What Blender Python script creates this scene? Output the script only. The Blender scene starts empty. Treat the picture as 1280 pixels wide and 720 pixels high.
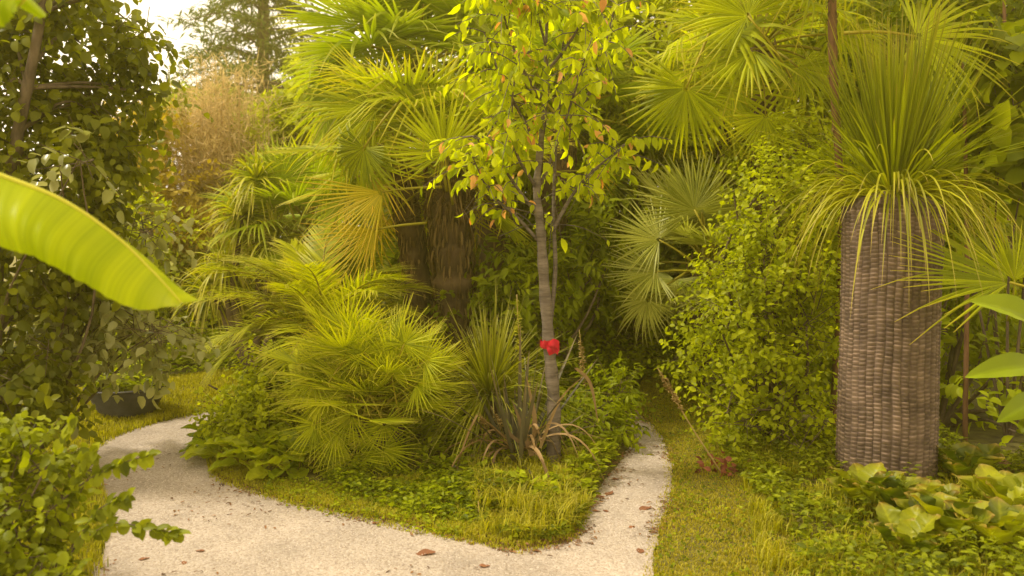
import bpy, math, random
import numpy as np
from mathutils import Vector, Matrix, noise as mnoise

random.seed(11)
rng = np.random.default_rng(11)
sc = bpy.context.scene
COL = sc.collection
PI = math.pi
R_ = math.radians

# ------------------------------------------------------------------ camera geometry
H = 1.5
F = 1000.0                       # focal length in photo pixels (1280 wide)
PITCH = math.atan(0.06)
cp, sp = math.cos(PITCH), math.sin(PITCH)

def W(px, py, Y):
    """world point seen at photo pixel (px,py) at distance Y in front of the camera"""
    a = (px - 640) / F
    b = (360 - py) / F
    d = np.array([a, cp + b * sp, -sp + b * cp])
    d = d * (Y / d[1])
    return np.array([d[0], d[1], H + d[2]])

def G(px, py):
    a = (px - 640) / F
    b = (360 - py) / F
    d = np.array([a, cp + b * sp, -sp + b * cp])
    t = H / -d[2]
    return np.array([d[0] * t, d[1] * t])

# ------------------------------------------------------------------ path outline
PATH_PX = [(283, 511), (262, 515), (230, 521), (195, 529), (160, 540), (128, 555), (112, 575), (120, 605), (140, 640), (128, 690), (100, 740),
           (60, 900), (640, 1250), (800, 900), (815, 735), (824, 665), (838, 622), (840, 582), (828, 548), (806, 524), (793, 512),
           (784, 520), (783, 540), (786, 560), (770, 586), (747, 614), (733, 640), (722, 664), (702, 679), (650, 686), (585, 676),
           (500, 655), (420, 640), (335, 619), (276, 597), (259, 570), (262, 540), (280, 522)]
P0 = np.array([G(*p) for p in PATH_PX])

def smooth_closed(P, n):
    out = []
    m = len(P)
    for i in range(m):
        a, b, c, d = P[(i - 1) % m], P[i], P[(i + 1) % m], P[(i + 2) % m]
        for k in range(n):
            t = k / n
            out.append(0.5 * ((2 * b) + (-a + c) * t + (2 * a - 5 * b + 4 * c - d) * t * t + (-a + 3 * b - 3 * c + d) * t ** 3))
    return np.array(out)

PATH = smooth_closed(P0, 10)

def inside(poly, pts):
    x, y = pts[:, 0], pts[:, 1]
    c = np.zeros(len(pts), bool)
    j = len(poly) - 1
    for i in range(len(poly)):
        xi, yi = poly[i]; xj, yj = poly[j]
        cond = ((yi > y) != (yj > y)) & (x < (xj - xi) * (y - yi) / (yj - yi + 1e-12) + xi)
        c ^= cond
        j = i
    return c

def dist_poly(poly, pts):
    best = np.full(len(pts), 1e9)
    m = len(poly)
    for i in range(0, m, 2):
        a = poly[i]; b = poly[(i + 2) % m]
        ab = b - a
        L = (ab @ ab) + 1e-12
        t = np.clip(((pts - a) @ ab) / L, 0, 1)
        q = a + t[:, None] * ab
        best = np.minimum(best, np.hypot(*(pts - q).T))
    return best

def gz(pts):
    pts = np.atleast_2d(np.asarray(pts, float))[:, :2]
    ins = inside(PATH, pts)
    d = dist_poly(PATH, pts)
    s = np.clip(d / 1.2, 0, 1)
    z = 0.012 + 0.06 * s * s * (3 - 2 * s)
    z = z + 0.02 * np.sin(pts[:, 0] * 2.1 + 1) * np.sin(pts[:, 1] * 1.7) * s
    far = np.clip((pts[:, 1] - 9) / 20, 0, 1)
    z = z + far * 0.4
    z = np.where(ins, -0.02, z)
    return z

def gz1(x, y):
    return float(gz([[x, y]])[0])

# ------------------------------------------------------------------ mesh collecting
class MB:
    def __init__(s):
        s.V = []; s.Fq = []; s.n = 0; s.var = []; s.tip = []
    def add(s, V, faces, mat=0, var=0.5, tip=0.5):
        V = np.asarray(V, float).reshape(-1, 3)
        k = len(V)
        s.V.append(V)
        for f in faces:
            f = np.asarray(f, int)
            if f.size:
                s.Fq.append((f + s.n, mat))
        s.var.append(np.broadcast_to(np.asarray(var, float), (k,)))
        s.tip.append(np.broadcast_to(np.asarray(tip, float), (k,)))
        s.n += k
    def mesh(s, name, mats, smooth=True):
        V = np.concatenate(s.V)
        loops = np.concatenate([f.ravel() for f, _ in s.Fq])
        tot = np.concatenate([np.full(len(f), f.shape[1]) for f, _ in s.Fq])
        mi = np.concatenate([np.full(len(f), m) for f, m in s.Fq])
        me = bpy.data.meshes.new(name)
        me.vertices.add(len(V)); me.vertices.foreach_set('co', V.astype(np.float32).ravel())
        me.loops.add(len(loops)); me.loops.foreach_set('vertex_index', loops.astype(np.int32))
        st = np.concatenate([[0], np.cumsum(tot)[:-1]])
        me.polygons.add(len(tot)); me.polygons.foreach_set('loop_start', st.astype(np.int32))
        me.polygons.foreach_set('material_index', mi.astype(np.int32))
        me.polygons.foreach_set('use_smooth', np.full(len(tot), smooth))
        for nm, arr in (('var', s.var), ('tip', s.tip)):
            at = me.attributes.new(nm, 'FLOAT', 'POINT')
            at.data.foreach_set('value', np.concatenate(arr).astype(np.float32))
        for m in (mats if isinstance(mats, (list, tuple)) else [mats]):
            me.materials.append(m)
        me.update(calc_edges=True)
        me.validate()
        return me
    def build(s, name, mats, parent=None, smooth=True, origin=None):
        if origin is not None:
            o3 = np.asarray(origin, float)
            s.V = [v - o3 for v in s.V]
        return link(name, s.mesh(name, mats, smooth), parent, None if parent else origin)

def link(name, data, parent=None, loc=None):
    o = bpy.data.objects.new(name, data)
    COL.objects.link(o)
    if parent is not None:
        o.parent = parent
    if loc is not None:
        o.location = loc
    return o

def tag(o, label, cat, group=None, kind=None):
    if label: o['label'] = label
    if cat: o['category'] = cat
    if group: o['group'] = group
    if kind: o['kind'] = kind
    return o

def thing(name, loc, label, cat, group=None):
    o = link(name, None, None, tuple(loc))
    o.empty_display_size = 0.1
    return tag(o, label, cat, group)

def norm(v):
    v = np.asarray(v, float)
    return v / (np.linalg.norm(v, axis=-1, keepdims=True) + 1e-9)

# ------------------------------------------------------------------ materials
def new_mat(name):
    m = bpy.data.materials.new(name)
    m.use_nodes = True
    nt = m.node_tree
    nt.nodes.clear()
    return m, nt, nt.nodes, nt.links

def leaf_mat(name, dark, light, tipc=None, trans=0.4, rough=0.45, tip_pow=4.0, spec=0.4, gain=1.0):
    if gain == 1.0 and name not in ('fallen_leaf', 'red_leaf', 'dead_strap', 'flax_leaf', 'dried_seed_head', 'orange_leaf', 'dry_bamboo', 'trunk_fibre', 'fan_leaf_yellow', 'banana_leaf', 'fan_leaf_silver', 'pale_glossy_leaf'):
        # sunny yellow green of the garden: little blue in any of the living leaves
        dark = (dark[0] * 1.08, dark[1] * 1.0, dark[2] * .4)
        light = (min(light[0] * 1.32, .62), min(light[1] * 1.22, .58), light[2] * .45)
    m, nt, N, L = new_mat(name)
    out = N.new('ShaderNodeOutputMaterial')
    at = N.new('ShaderNodeAttribute'); at.attribute_name = 'var'
    oi = N.new('ShaderNodeObjectInfo')
    tc = N.new('ShaderNodeTexCoord')
    no = N.new('ShaderNodeTexNoise'); no.inputs['Scale'].default_value = 3.0; no.inputs['Detail'].default_value = 4
    L.new(tc.outputs['Object'], no.inputs['Vector'])
    a = N.new('ShaderNodeMath'); a.operation = 'MULTIPLY_ADD'; a.inputs[1].default_value = 0.8; a.inputs[2].default_value = -0.4
    L.new(no.outputs['Fac'], a.inputs[0])
    b = N.new('ShaderNodeMath'); b.operation = 'ADD'; L.new(at.outputs['Fac'], b.inputs[0]); L.new(a.outputs[0], b.inputs[1])
    c = N.new('ShaderNodeMath'); c.operation = 'MULTIPLY_ADD'; c.inputs[1].default_value = 0.5; c.inputs[2].default_value = -0.25
    L.new(oi.outputs['Random'], c.inputs[0])
    d = N.new('ShaderNodeMath'); d.operation = 'ADD'; d.use_clamp = True; L.new(b.outputs[0], d.inputs[0]); L.new(c.outputs[0], d.inputs[1])
    mx = N.new('ShaderNodeMix'); mx.data_type = 'RGBA'
    mx.inputs[6].default_value = (*dark, 1); mx.inputs[7].default_value = (*light, 1)
    L.new(d.outputs[0], mx.inputs[0])
    col = mx.outputs[2]
    if tipc is not None:
        ta = N.new('ShaderNodeAttribute'); ta.attribute_name = 'tip'
        pw = N.new('ShaderNodeMath'); pw.operation = 'POWER'; pw.inputs[1].default_value = tip_pow; pw.use_clamp = True
        L.new(ta.outputs['Fac'], pw.inputs[0])
        m2 = N.new('ShaderNodeMix'); m2.data_type = 'RGBA'
        L.new(pw.outputs[0], m2.inputs[0]); L.new(col, m2.inputs[6]); m2.inputs[7].default_value = (*tipc, 1)
        col = m2.outputs[2]
    ps = N.new('ShaderNodeBsdfPrincipled')
    ps.inputs['Roughness'].default_value = rough
    ps.inputs['Specular IOR Level'].default_value = spec * .45
    L.new(col, ps.inputs['Base Color'])
    tr = N.new('ShaderNodeBsdfTranslucent')
    hs = N.new('ShaderNodeHueSaturation'); hs.inputs['Saturation'].default_value = 1.1; hs.inputs['Value'].default_value = 1.7
    L.new(col, hs.inputs['Color']); L.new(hs.outputs[0], tr.inputs['Color'])
    ms = N.new('ShaderNodeMixShader'); ms.inputs[0].default_value = trans
    L.new(ps.outputs[0], ms.inputs[1]); L.new(tr.outputs[0], ms.inputs[2])
    L.new(ms.outputs[0], out.inputs['Surface'])
    return m

def solid_mat(name, dark, light, scale=8.0, rough=0.85, bump=0.3, stretch=(1, 1, 1), use_var=False, detail=6):
    m, nt, N, L = new_mat(name)
    out = N.new('ShaderNodeOutputMaterial')
    tc = N.new('ShaderNodeTexCoord')
    mp = N.new('ShaderNodeMapping'); mp.inputs['Scale'].default_value = stretch
    L.new(tc.outputs['Object'], mp.inputs['Vector'])
    no = N.new('ShaderNodeTexNoise'); no.inputs['Scale'].default_value = scale; no.inputs['Detail'].default_value = detail
    no.inputs['Roughness'].default_value = 0.65
    L.new(mp.outputs[0], no.inputs['Vector'])
    rp = N.new('ShaderNodeMapRange'); rp.inputs[1].default_value = 0.3; rp.inputs[2].default_value = 0.7
    L.new(no.outputs['Fac'], rp.inputs[0])
    fac = rp.outputs[0]
    if use_var:
        at = N.new('ShaderNodeAttribute'); at.attribute_name = 'var'
        mu = N.new('ShaderNodeMath'); mu.operation = 'MULTIPLY_ADD'; mu.inputs[1].default_value = 0.45
        L.new(fac, mu.inputs[0]); L.new(at.outputs['Fac'], mu.inputs[2]); mu.use_clamp = True
        fac = mu.outputs[0]
    mx = N.new('ShaderNodeMix'); mx.data_type = 'RGBA'
    mx.inputs[6].default_value = (*dark, 1); mx.inputs[7].default_value = (*light, 1)
    L.new(fac, mx.inputs[0])
    ps = N.new('ShaderNodeBsdfPrincipled'); ps.inputs['Roughness'].default_value = rough
    ps.inputs['Specular IOR Level'].default_value = 0.25
    L.new(mx.outputs[2], ps.inputs['Base Color'])
    bp = N.new('ShaderNodeBump'); bp.inputs['Strength'].default_value = bump; bp.inputs['Distance'].default_value = 0.02
    L.new(no.outputs['Fac'], bp.inputs['Height']); L.new(bp.outputs[0], ps.inputs['Normal'])
    L.new(ps.outputs[0], out.inputs['Surface'])
    return m

def gravel_mat():
    m, nt, N, L = new_mat('gravel')
    out = N.new('ShaderNodeOutputMaterial')
    tc = N.new('ShaderNodeTexCoord')
    vo = N.new('ShaderNodeTexVoronoi'); vo.inputs['Scale'].default_value = 105
    L.new(tc.outputs['Object'], vo.inputs['Vector'])
    bw = N.new('ShaderNodeSeparateColor'); L.new(vo.outputs['Color'], bw.inputs[0])
    n1 = N.new('ShaderNodeTexNoise'); n1.inputs['Scale'].default_value = 1.6; n1.inputs['Detail'].default_value = 8; n1.inputs['Roughness'].default_value = 0.7
    L.new(tc.outputs['Object'], n1.inputs['Vector'])
    n2 = N.new('ShaderNodeTexNoise'); n2.inputs['Scale'].default_value = 22; n2.inputs['Detail'].default_value = 6; n2.inputs['Roughness'].default_value = 0.75
    L.new(tc.outputs['Object'], n2.inputs['Vector'])
    r1 = N.new('ShaderNodeValToRGB')
    e = r1.color_ramp.elements
    e[0].position = 0.0; e[0].color = (0.33, 0.255, 0.185, 1)
    e[1].position = 1.0; e[1].color = (0.54, 0.45, 0.355, 1)
    x = e.new(0.3); x.color = (0.43, 0.35, 0.265, 1)
    x = e.new(0.75); x.color = (0.47, 0.385, 0.295, 1)
    L.new(bw.outputs[0], r1.inputs[0])
    r2 = N.new('ShaderNodeMapRange'); r2.inputs[1].default_value = 0.35; r2.inputs[2].default_value = 0.65; r2.inputs[3].default_value = 0.70; r2.inputs[4].default_value = 1.06
    L.new(n1.outputs['Fac'], r2.inputs[0])
    r3 = N.new('ShaderNodeMapRange'); r3.inputs[1].default_value = 0.3; r3.inputs[2].default_value = 0.5; r3.inputs[3].default_value = 0.9; r3.inputs[4].default_value = 1.0
    L.new(n2.outputs['Fac'], r3.inputs[0])
    mu = N.new('ShaderNodeMath'); mu.operation = 'MULTIPLY'; L.new(r2.outputs[0], mu.inputs[0]); L.new(r3.outputs[0], mu.inputs[1])
    mx = N.new('ShaderNodeMix'); mx.data_type = 'RGBA'; mx.blend_type = 'MULTIPLY'; mx.inputs[0].default_value = 1
    L.new(r1.outputs[0], mx.inputs[6])
    cb = N.new('ShaderNodeCombineColor')
    for i in range(3): L.new(mu.outputs[0], cb.inputs[i])
    L.new(cb.outputs[0], mx.inputs[7])
    ps = N.new('ShaderNodeBsdfPrincipled'); ps.inputs['Roughness'].default_value = 0.95; ps.inputs['Specular IOR Level'].default_value = 0.1
    L.new(mx.outputs[2], ps.inputs['Base Color'])
    bp = N.new('ShaderNodeBump'); bp.inputs['Strength'].default_value = 0.6; bp.inputs['Distance'].default_value = 0.008
    ad = N.new('ShaderNodeMath'); ad.operation = 'SUBTRACT'; L.new(n2.outputs['Fac'], ad.inputs[0]); L.new(vo.outputs['Distance'], ad.inputs[1])
    L.new(ad.outputs[0], bp.inputs['Height']); L.new(bp.outputs[0], ps.inputs['Normal'])
    L.new(ps.outputs[0], out.inputs['Surface'])
    return m

M = {}
M['gravel'] = gravel_mat()
M['ground'] = solid_mat('ground_soil', (0.05, 0.036, 0.014), (0.19, 0.165, 0.03), 9, 0.95, 1.0)
M['fan'] = leaf_mat('fan_leaf', (0.172, 0.22, 0.006), (0.396, 0.45, 0.014), (0.55, 0.44, 0.05), 0.45, 0.5, 5, 0.3)
M['fan_far'] = leaf_mat('fan_leaf_far', (0.143, 0.20, 0.008), (0.302, 0.38, 0.02), (0.45, 0.42, 0.08), 0.45, 0.55, 5, 0.25)
M['fan_yellow'] = leaf_mat('fan_leaf_yellow', (0.34, 0.30, 0.010), (0.62, 0.50, 0.025), (0.66, 0.42, 0.06), 0.45, 0.5, 3)
M['fan_silver'] = leaf_mat('fan_leaf_silver', (0.22, 0.24, 0.02), (0.52, 0.51, 0.09), (0.50, 0.46, 0.12), 0.38, 0.38, 5, 0.45)
M['dwarf'] = leaf_mat('dwarf_fan_leaf', (0.172, 0.22, 0.007), (0.396, 0.44, 0.02), (0.55, 0.47, 0.06), 0.42, 0.5, 5, 0.3)
M['petiole'] = leaf_mat('petiole', (0.15, 0.15, 0.02), (0.30, 0.26, 0.04), None, 0.05, 0.5)
M['feather'] = leaf_mat('feather_leaf', (0.176, 0.21, 0.012), (0.370, 0.40, 0.03), (0.52, 0.42, 0.08), 0.4, 0.45, 5, 0.35)
M['cordyline'] = leaf_mat('cordyline_leaf', (0.141, 0.18, 0.015), (0.370, 0.39, 0.05), (0.52, 0.40, 0.09), 0.35, 0.4, 4)
M['grasstree'] = leaf_mat('grass_tree_leaf', (0.105, 0.135, 0.008), (0.215, 0.25, 0.02), (0.42, 0.26, 0.08), 0.35, 0.45, 12)
M['skirt'] = leaf_mat('grass_tree_skirt', (0.18, 0.20, 0.015), (0.32, 0.33, 0.035), (0.5, 0.36, 0.10), 0.3, 0.4, 6)
M['olive'] = leaf_mat('olive_leaf', (0.070, 0.088, 0.005), (0.205, 0.225, 0.015), None, 0.45, 0.4, spec=0.4)
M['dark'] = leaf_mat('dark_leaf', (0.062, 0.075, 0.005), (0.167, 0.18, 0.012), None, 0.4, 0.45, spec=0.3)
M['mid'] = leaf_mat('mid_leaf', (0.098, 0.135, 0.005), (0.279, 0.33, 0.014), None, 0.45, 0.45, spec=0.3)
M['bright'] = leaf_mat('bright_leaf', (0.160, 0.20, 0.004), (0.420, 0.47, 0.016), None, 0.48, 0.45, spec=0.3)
M['gold'] = leaf_mat('golden_leaf', (0.20, 0.15, 0.04), (0.36, 0.30, 0.10), None, 0.45, 0.5)
M['farleaf'] = leaf_mat('far_leaf', (0.132, 0.17, 0.03), (0.290, 0.34, 0.06), None, 0.45, 0.6)
M['conifer'] = leaf_mat('conifer_needle', (0.04, 0.065, 0.035), (0.10, 0.135, 0.06), None, 0.3, 0.6)
M['dry'] = leaf_mat('dry_bamboo', (0.34, 0.25, 0.09), (0.58, 0.44, 0.20), None, 0.35, 0.6)
M['orange'] = leaf_mat('orange_leaf', (0.55, 0.24, 0.06), (0.75, 0.42, 0.14), None, 0.45, 0.5)
M['tree'] = leaf_mat('ribbon_tree_leaf', (0.19, 0.26, 0.006), (0.42, 0.50, 0.02), None, 0.6, 0.45, spec=0.3)
M['pale'] = leaf_mat('pale_glossy_leaf', (0.16, 0.17, 0.03), (0.38, 0.36, 0.12), None, 0.35, 0.28, spec=0.7)
M['broad'] = leaf_mat('broad_leaf', (0.123, 0.18, 0.010), (0.279, 0.36, 0.03), None, 0.38, 0.4, spec=0.3)
M['acanthus'] = leaf_mat('acanthus_leaf', (0.17, 0.23, 0.010), (0.42, 0.46, 0.05), None, 0.4, 0.4, spec=0.35)
M['bergenia'] = leaf_mat('bergenia_leaf', (0.07, 0.105, 0.008), (0.32, 0.34, 0.03), (0.36, 0.24, 0.05), 0.35, 0.4, 8, 0.5)
M['banana'] = leaf_mat('banana_leaf', (0.286, 0.36, 0.003), (0.462, 0.52, 0.006), None, 0.55, 0.45, spec=0.25)
M['midrib'] = leaf_mat('midrib', (0.50, 0.48, 0.06), (0.60, 0.55, 0.12), None, 0.2, 0.4)
M['spike'] = leaf_mat('spiky_leaf', (0.14, 0.16, 0.015), (0.34, 0.35, 0.05), (0.42, 0.36, 0.10), 0.25, 0.35, 5)
M['flax'] = leaf_mat('flax_leaf', (0.060, 0.055, 0.030), (0.15, 0.125, 0.060), (0.24, 0.17, 0.07), 0.12, 0.45, 5, 0.25)
M['deadstrap'] = leaf_mat('dead_strap', (0.12, 0.075, 0.03), (0.33, 0.21, 0.085), None, 0.2, 0.6)
M['grass'] = leaf_mat('grass_blade', (0.126, 0.145, 0.006), (0.342, 0.34, 0.02), (0.45, 0.36, 0.06), 0.35, 0.5, 3)
M['drygrass'] = leaf_mat('dry_grass_blade', (0.17, 0.165, 0.010), (0.34, 0.315, 0.03), (0.5, 0.40, 0.08), 0.35, 0.55, 3)
M['weed'] = leaf_mat('weed_leaf', (0.08, 0.105, 0.006), (0.24, 0.28, 0.02), None, 0.4, 0.45, spec=0.3)
M['seed'] = leaf_mat('dried_seed_head', (0.30, 0.20, 0.06), (0.55, 0.40, 0.14), None, 0.15, 0.7)
M['deadleaf'] = leaf_mat('fallen_leaf', (0.10, 0.05, 0.02), (0.30, 0.15, 0.06), None, 0.15, 0.6)
M['redleaf'] = leaf_mat('red_leaf', (0.12, 0.035, 0.02), (0.28, 0.09, 0.045), None, 0.3, 0.5)
M['fibre'] = solid_mat('fibrous_trunk', (0.035, 0.022, 0.010), (0.14, 0.088, 0.04), 30, 0.95, 0.8, (1, 1, 0.15), True)
M['fibre_leaf'] = leaf_mat('trunk_fibre', (0.08, 0.05, 0.016), (0.26, 0.17, 0.06), None, 0.15, 0.8)
M['bark'] = solid_mat('bark', (0.05, 0.035, 0.02), (0.20, 0.14, 0.08), 14, 0.9, 0.6, (1, 1, 0.3))
M['bark_red'] = solid_mat('red_bark', (0.10, 0.045, 0.02), (0.24, 0.12, 0.05), 18, 0.8, 0.4, (1, 1, 0.2))
M['bark_pale'] = solid_mat('pale_bark', (0.035, 0.023, 0.015), (0.34, 0.27, 0.19), 42, 0.8, 0.5, (0.25, 0.25, 1.6), True)
M['scale'] = solid_mat('grass_tree_trunk', (0.06, 0.039, 0.027), (0.33, 0.225, 0.15), 5, 0.85, 0.3, (1, 1, 1), True)
M['stone'] = solid_mat('stone', (0.16, 0.13, 0.08), (0.38, 0.32, 0.20), 18, 0.9, 0.6)
M['redstone'] = solid_mat('red_stone', (0.20, 0.09, 0.05), (0.46, 0.25, 0.15), 26, 0.9, 0.8)
M['pot'] = solid_mat('black_pot', (0.04, 0.037, 0.034), (0.10, 0.092, 0.08), 12, 0.55, 0.2)
M['ribbon'] = solid_mat('red_ribbon', (0.38, 0.004, 0.016), (0.55, 0.008, 0.024), 20, 0.6, 0.1)
M['marker'] = solid_mat('white_stick', (0.6, 0.58, 0.45), (0.8, 0.77, 0.65), 20, 0.6, 0.1)
M['soil'] = solid_mat('pot_soil', (0.03, 0.02, 0.01), (0.09, 0.06, 0.03), 30, 0.95, 0.6)

# ------------------------------------------------------------------ leaves
def leaf_template(kind='detail'):
    if kind == 'simple':
        V = np.array([(0, 0, 0), (-.5, .45, .12), (.5, .45, .12), (0, 1, -.06)], float)
        return V, [np.array([(0, 2, 3), (0, 3, 1)])], np.array([0, .45, .45, 1.])
    st = {'detail': [(.22, .36), (.5, .5), (.78, .32)], 'round': [(.12, .42), (.45, .56), (.8, .36)],
          'long': [(.25, .45), (.5, .5), (.8, .28)]}[kind]
    V = [(0, 0, 0)]
    T = [0.]
    for y, w in st:
        dz = -0.22 * y * y
        V += [(-w, y, dz + .10), (0, y, dz), (w, y, dz + .10)]
        T += [y] * 3
    V.append((0, 1, -.26)); T.append(1.)
    tris = [(0, 2, 1), (0, 3, 2), (7, 8, 10), (8, 9, 10)]
    quads = []
    for k in range(2):
        a = 1 + 3 * k
        quads += [(a, a + 1, a + 4, a + 3), (a + 1, a + 2, a + 5, a + 4)]
    return np.array(V, float), [np.array(tris), np.array(quads)], np.array(T)

TPL = {k: leaf_template(k) for k in ('simple', 'detail', 'round', 'long')}

def add_leaves(mb, P, A, Nn, ln, wd, kind='simple', mat=0, var=None):
    """P base points, A leaf axes, Nn leaf normals (N,3); ln lengths, wd widths"""
    P = np.asarray(P, float); n = len(P)
    if n == 0: return
    A = norm(A)
    X = norm(np.cross(A, Nn)); Z = np.cross(X, A)
    V, faces, T = TPL[kind]
    ln = np.broadcast_to(np.asarray(ln, float), (n,)); wd = np.broadcast_to(np.asarray(wd, float), (n,))
    VV = (P[:, None, :] + (V[None, :, 0] * wd[:, None])[..., None] * X[:, None, :]
          + (V[None, :, 1] * ln[:, None])[..., None] * A[:, None, :]
          + (V[None, :, 2] * (ln if kind != 'simple' else wd)[:, None])[..., None] * Z[:, None, :])
    k = len(V)
    off = (np.arange(n) * k)[:, None, None]
    fs = [(f[None] + off).reshape(-1, f.shape[1]) for f in faces]
    if var is None: var = rng.random(n)
    mb.add(VV.reshape(-1, 3), fs, mat, np.repeat(var, k), np.tile(T, n))

def tube(mb, pts, rad, sides=8, mat=0, var=0.5, cap=True, bump=0.0):
    pts = np.asarray(pts, float); n = len(pts)
    rad = np.broadcast_to(np.asarray(rad, float), (n,))
    tg = norm(np.gradient(pts, axis=0))
    ref = np.array([0.3, 1, 0.1]) if abs(tg[0] @ np.array([0, 0, 1])) > 0.7 else np.array([0, 0, 1.])
    u = norm(np.cross(tg, ref)); v = np.cross(tg, u)
    th = np.linspace(0, 2 * PI, sides, endpoint=False)
    r = rad[:, None] * (1 + bump * rng.standard_normal((n, sides)))
    V = pts[:, None] + r[..., None] * (np.cos(th)[None, :, None] * u[:, None] + np.sin(th)[None, :, None] * v[:, None])
    V = V.reshape(-1, 3)
    i = np.arange(n - 1)[:, None] * sides; j = np.arange(sides)[None]; j2 = (j + 1) % sides
    q = np.stack([i + j, i + j2, i + sides + j2, i + sides + j], -1).reshape(-1, 4)
    f = [q]
    if cap:
        V = np.vstack([V, pts[0], pts[-1]])
        k = n * sides
        jj = np.arange(sides); jn = (jj + 1) % sides
        f.append(np.stack([np.full(sides, k), jn, jj], -1))
        f.append(np.stack([np.full(sides, k + 1), (n - 1) * sides + jj, (n - 1) * sides + jn], -1))
    vv = var
    if not np.isscalar(var):
        vv = np.concatenate([np.repeat(np.asarray(var), sides), [0.5, 0.5]]) if cap else np.repeat(np.asarray(var), sides)
    mb.add(V, f, mat, vv, 0.5)

def curve(P, n):
    """Catmull-Rom through open points"""
    P = np.asarray(P, float)
    Q = np.vstack([2 * P[0] - P[1], P, 2 * P[-1] - P[-2]])
    out = []
    for i in range(1, len(Q) - 2):
        a, b, c, d = Q[i - 1], Q[i], Q[i + 1], Q[i + 2]
        for k in range(n):
            t = k / n
            out.append(0.5 * ((2 * b) + (-a + c) * t + (2 * a - 5 * b + 4 * c - d) * t * t + (-a + 3 * b - 3 * c + d) * t ** 3))
    out.append(P[-1])
    return np.array(out)

def straps(mb, base, n, L, w, el, droop, az=(0, 2 * PI), r0=0.03, seg=7, mat=0, fold=0.25, pw=2.0, kink=0.0, lift=0.0):
    """strap leaves; L, el (degrees), droop are (lo,hi)"""
    base = np.asarray(base, float)
    t = np.linspace(0, 1, seg)
    for i in range(n):
        a = random.uniform(*az); e = R_(random.uniform(*el)); l = random.uniform(*L); dr = random.uniform(*droop)
        hd = np.array([math.cos(a), math.sin(a), 0])
        d = hd * math.cos(e) + np.array([0, 0, math.sin(e)])
        p = base + hd * r0 * random.uniform(.2, 1) + np.array([0, 0, random.uniform(0, lift)]) + t[:, None] * l * d
        p[:, 2] -= dr * l * t ** pw
        shr = np.clip(dr, 0, 1) * 0.30
        p[:, :2] -= (hd[:2] * l * math.cos(e) * shr)[None] * (t ** pw)[:, None]
        if kink and random.random() < kink:
            k0 = random.uniform(.35, .7)
            m = t > k0
            p[m, 2] -= (t[m] - k0) * l * random.uniform(.6, 1.2)
        sd = norm(np.cross(hd, [0, 0, 1])) + np.array([0, 0, random.uniform(-.3, .3)])
        tgv = norm(np.gradient(p, axis=0)); nn = norm(np.cross(sd[None], tgv))
        ww = w * random.uniform(.75, 1.15) * np.clip((1 - t ** 3), 0, 1) * (0.6 + 0.4 * np.minimum(1, t * 4))
        V = np.stack([p - sd * ww[:, None] / 2, p + nn * (fold * ww)[:, None] * -1, p + sd * ww[:, None] / 2], 1).reshape(-1, 3)
        k = np.arange(seg - 1)[:, None] * 3
        q = np.concatenate([k + np.array([0, 1, 4, 3]), k + np.array([1, 2, 5, 4])])
        mb.add(V, [q], mat, random.random(), np.repeat(t, 3))

# ------------------------------------------------------------------ palm fronds
def fan_blade(n=38, A=150, Rr=0.6, split=0.45, droop=0.12, vee=0.1, fold=0.5, rnd=0.08, hub=(0, 0, 0), nod=0.0, tipdroop=0.0, rng_=None):
    mb = MB()
    A = R_(A); dl = 2 * A / n
    if rng_: dl = R_(rng_[1] - rng_[0]) / n
    t = np.array([0.05, 0.25, split, split + (1 - split) * .35, split + (1 - split) * .7, 1.0])
    ca, sa = math.cos(nod), math.sin(nod)
    for i in range(n):
        a = (R_(rng_[0]) if rng_ else -A) + dl * (i + .5) + random.uniform(-.25, .25) * dl
        L = Rr * (0.72 + 0.28 * math.cos(a * 0.55)) * (1 + random.uniform(-rnd, rnd)) * (random.uniform(.7, .95) if random.random() < .12 else 1)
        r = t * L
        hs = split * L * math.tan(min(dl / 2, .3)) * 0.98
        hw = np.where(t <= split, r * math.tan(min(dl / 2, .3)) * .98, hs * np.clip(1 - ((t - split) / (1 - split)), 0, 1) ** .75 * 1.0)
        hw[-1] = 0.0012
        d = droop * random.uniform(.6, 1.5) + (random.uniform(.15, .5) if random.random() < .10 else 0)
        z = vee * np.abs(r * math.sin(a)) - d * Rr * np.clip((t - .3) / .7, 0, 1) ** 2
        if tipdroop and random.random() < .75:
            kk = np.clip((t - split) / (1 - split), 0, 1)
            z -= tipdroop * L * kk ** 1.6 * random.uniform(.6, 1.2)
            r = r - tipdroop * L * .35 * kk ** 1.6
        u = np.array([math.sin(a), math.cos(a), 0]); s = np.array([math.cos(a), -math.sin(a), 0])
        c = r[:, None] * u; c[:, 2] += z
        e1 = c - s * hw[:, None]; e2 = c + s * hw[:, None]
        e1[:, 2] -= fold * hw; e2[:, 2] -= fold * hw
        c[:, 2] += fold * hw * .6
        V = np.stack([e1, c, e2], 1).reshape(-1, 3)
        y, zz = V[:, 1].copy(), V[:, 2].copy()
        V[:, 1] = y * ca - zz * sa; V[:, 2] = y * sa + zz * ca
        V += np.array(hub)
        k = np.arange(len(t) - 1)[:, None] * 3
        q = np.concatenate([k + np.array([0, 1, 4, 3]), k + np.array([1, 2, 5, 4])])
        mb.add(V, [q], 0, np.clip(0.5 + random.uniform(-.35, .35), 0, 1), np.repeat(t, 3))
    return mb

def petiole_mb(L, r=0.011):
    mb = MB()
    t = np.linspace(0, 1, 7)
    p = np.stack([0 * t, L * t, 0.06 * L * np.sin(PI * t)], 1)
    tube(mb, p, r * (1.35 - .6 * t), 6)
    return mb

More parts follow.
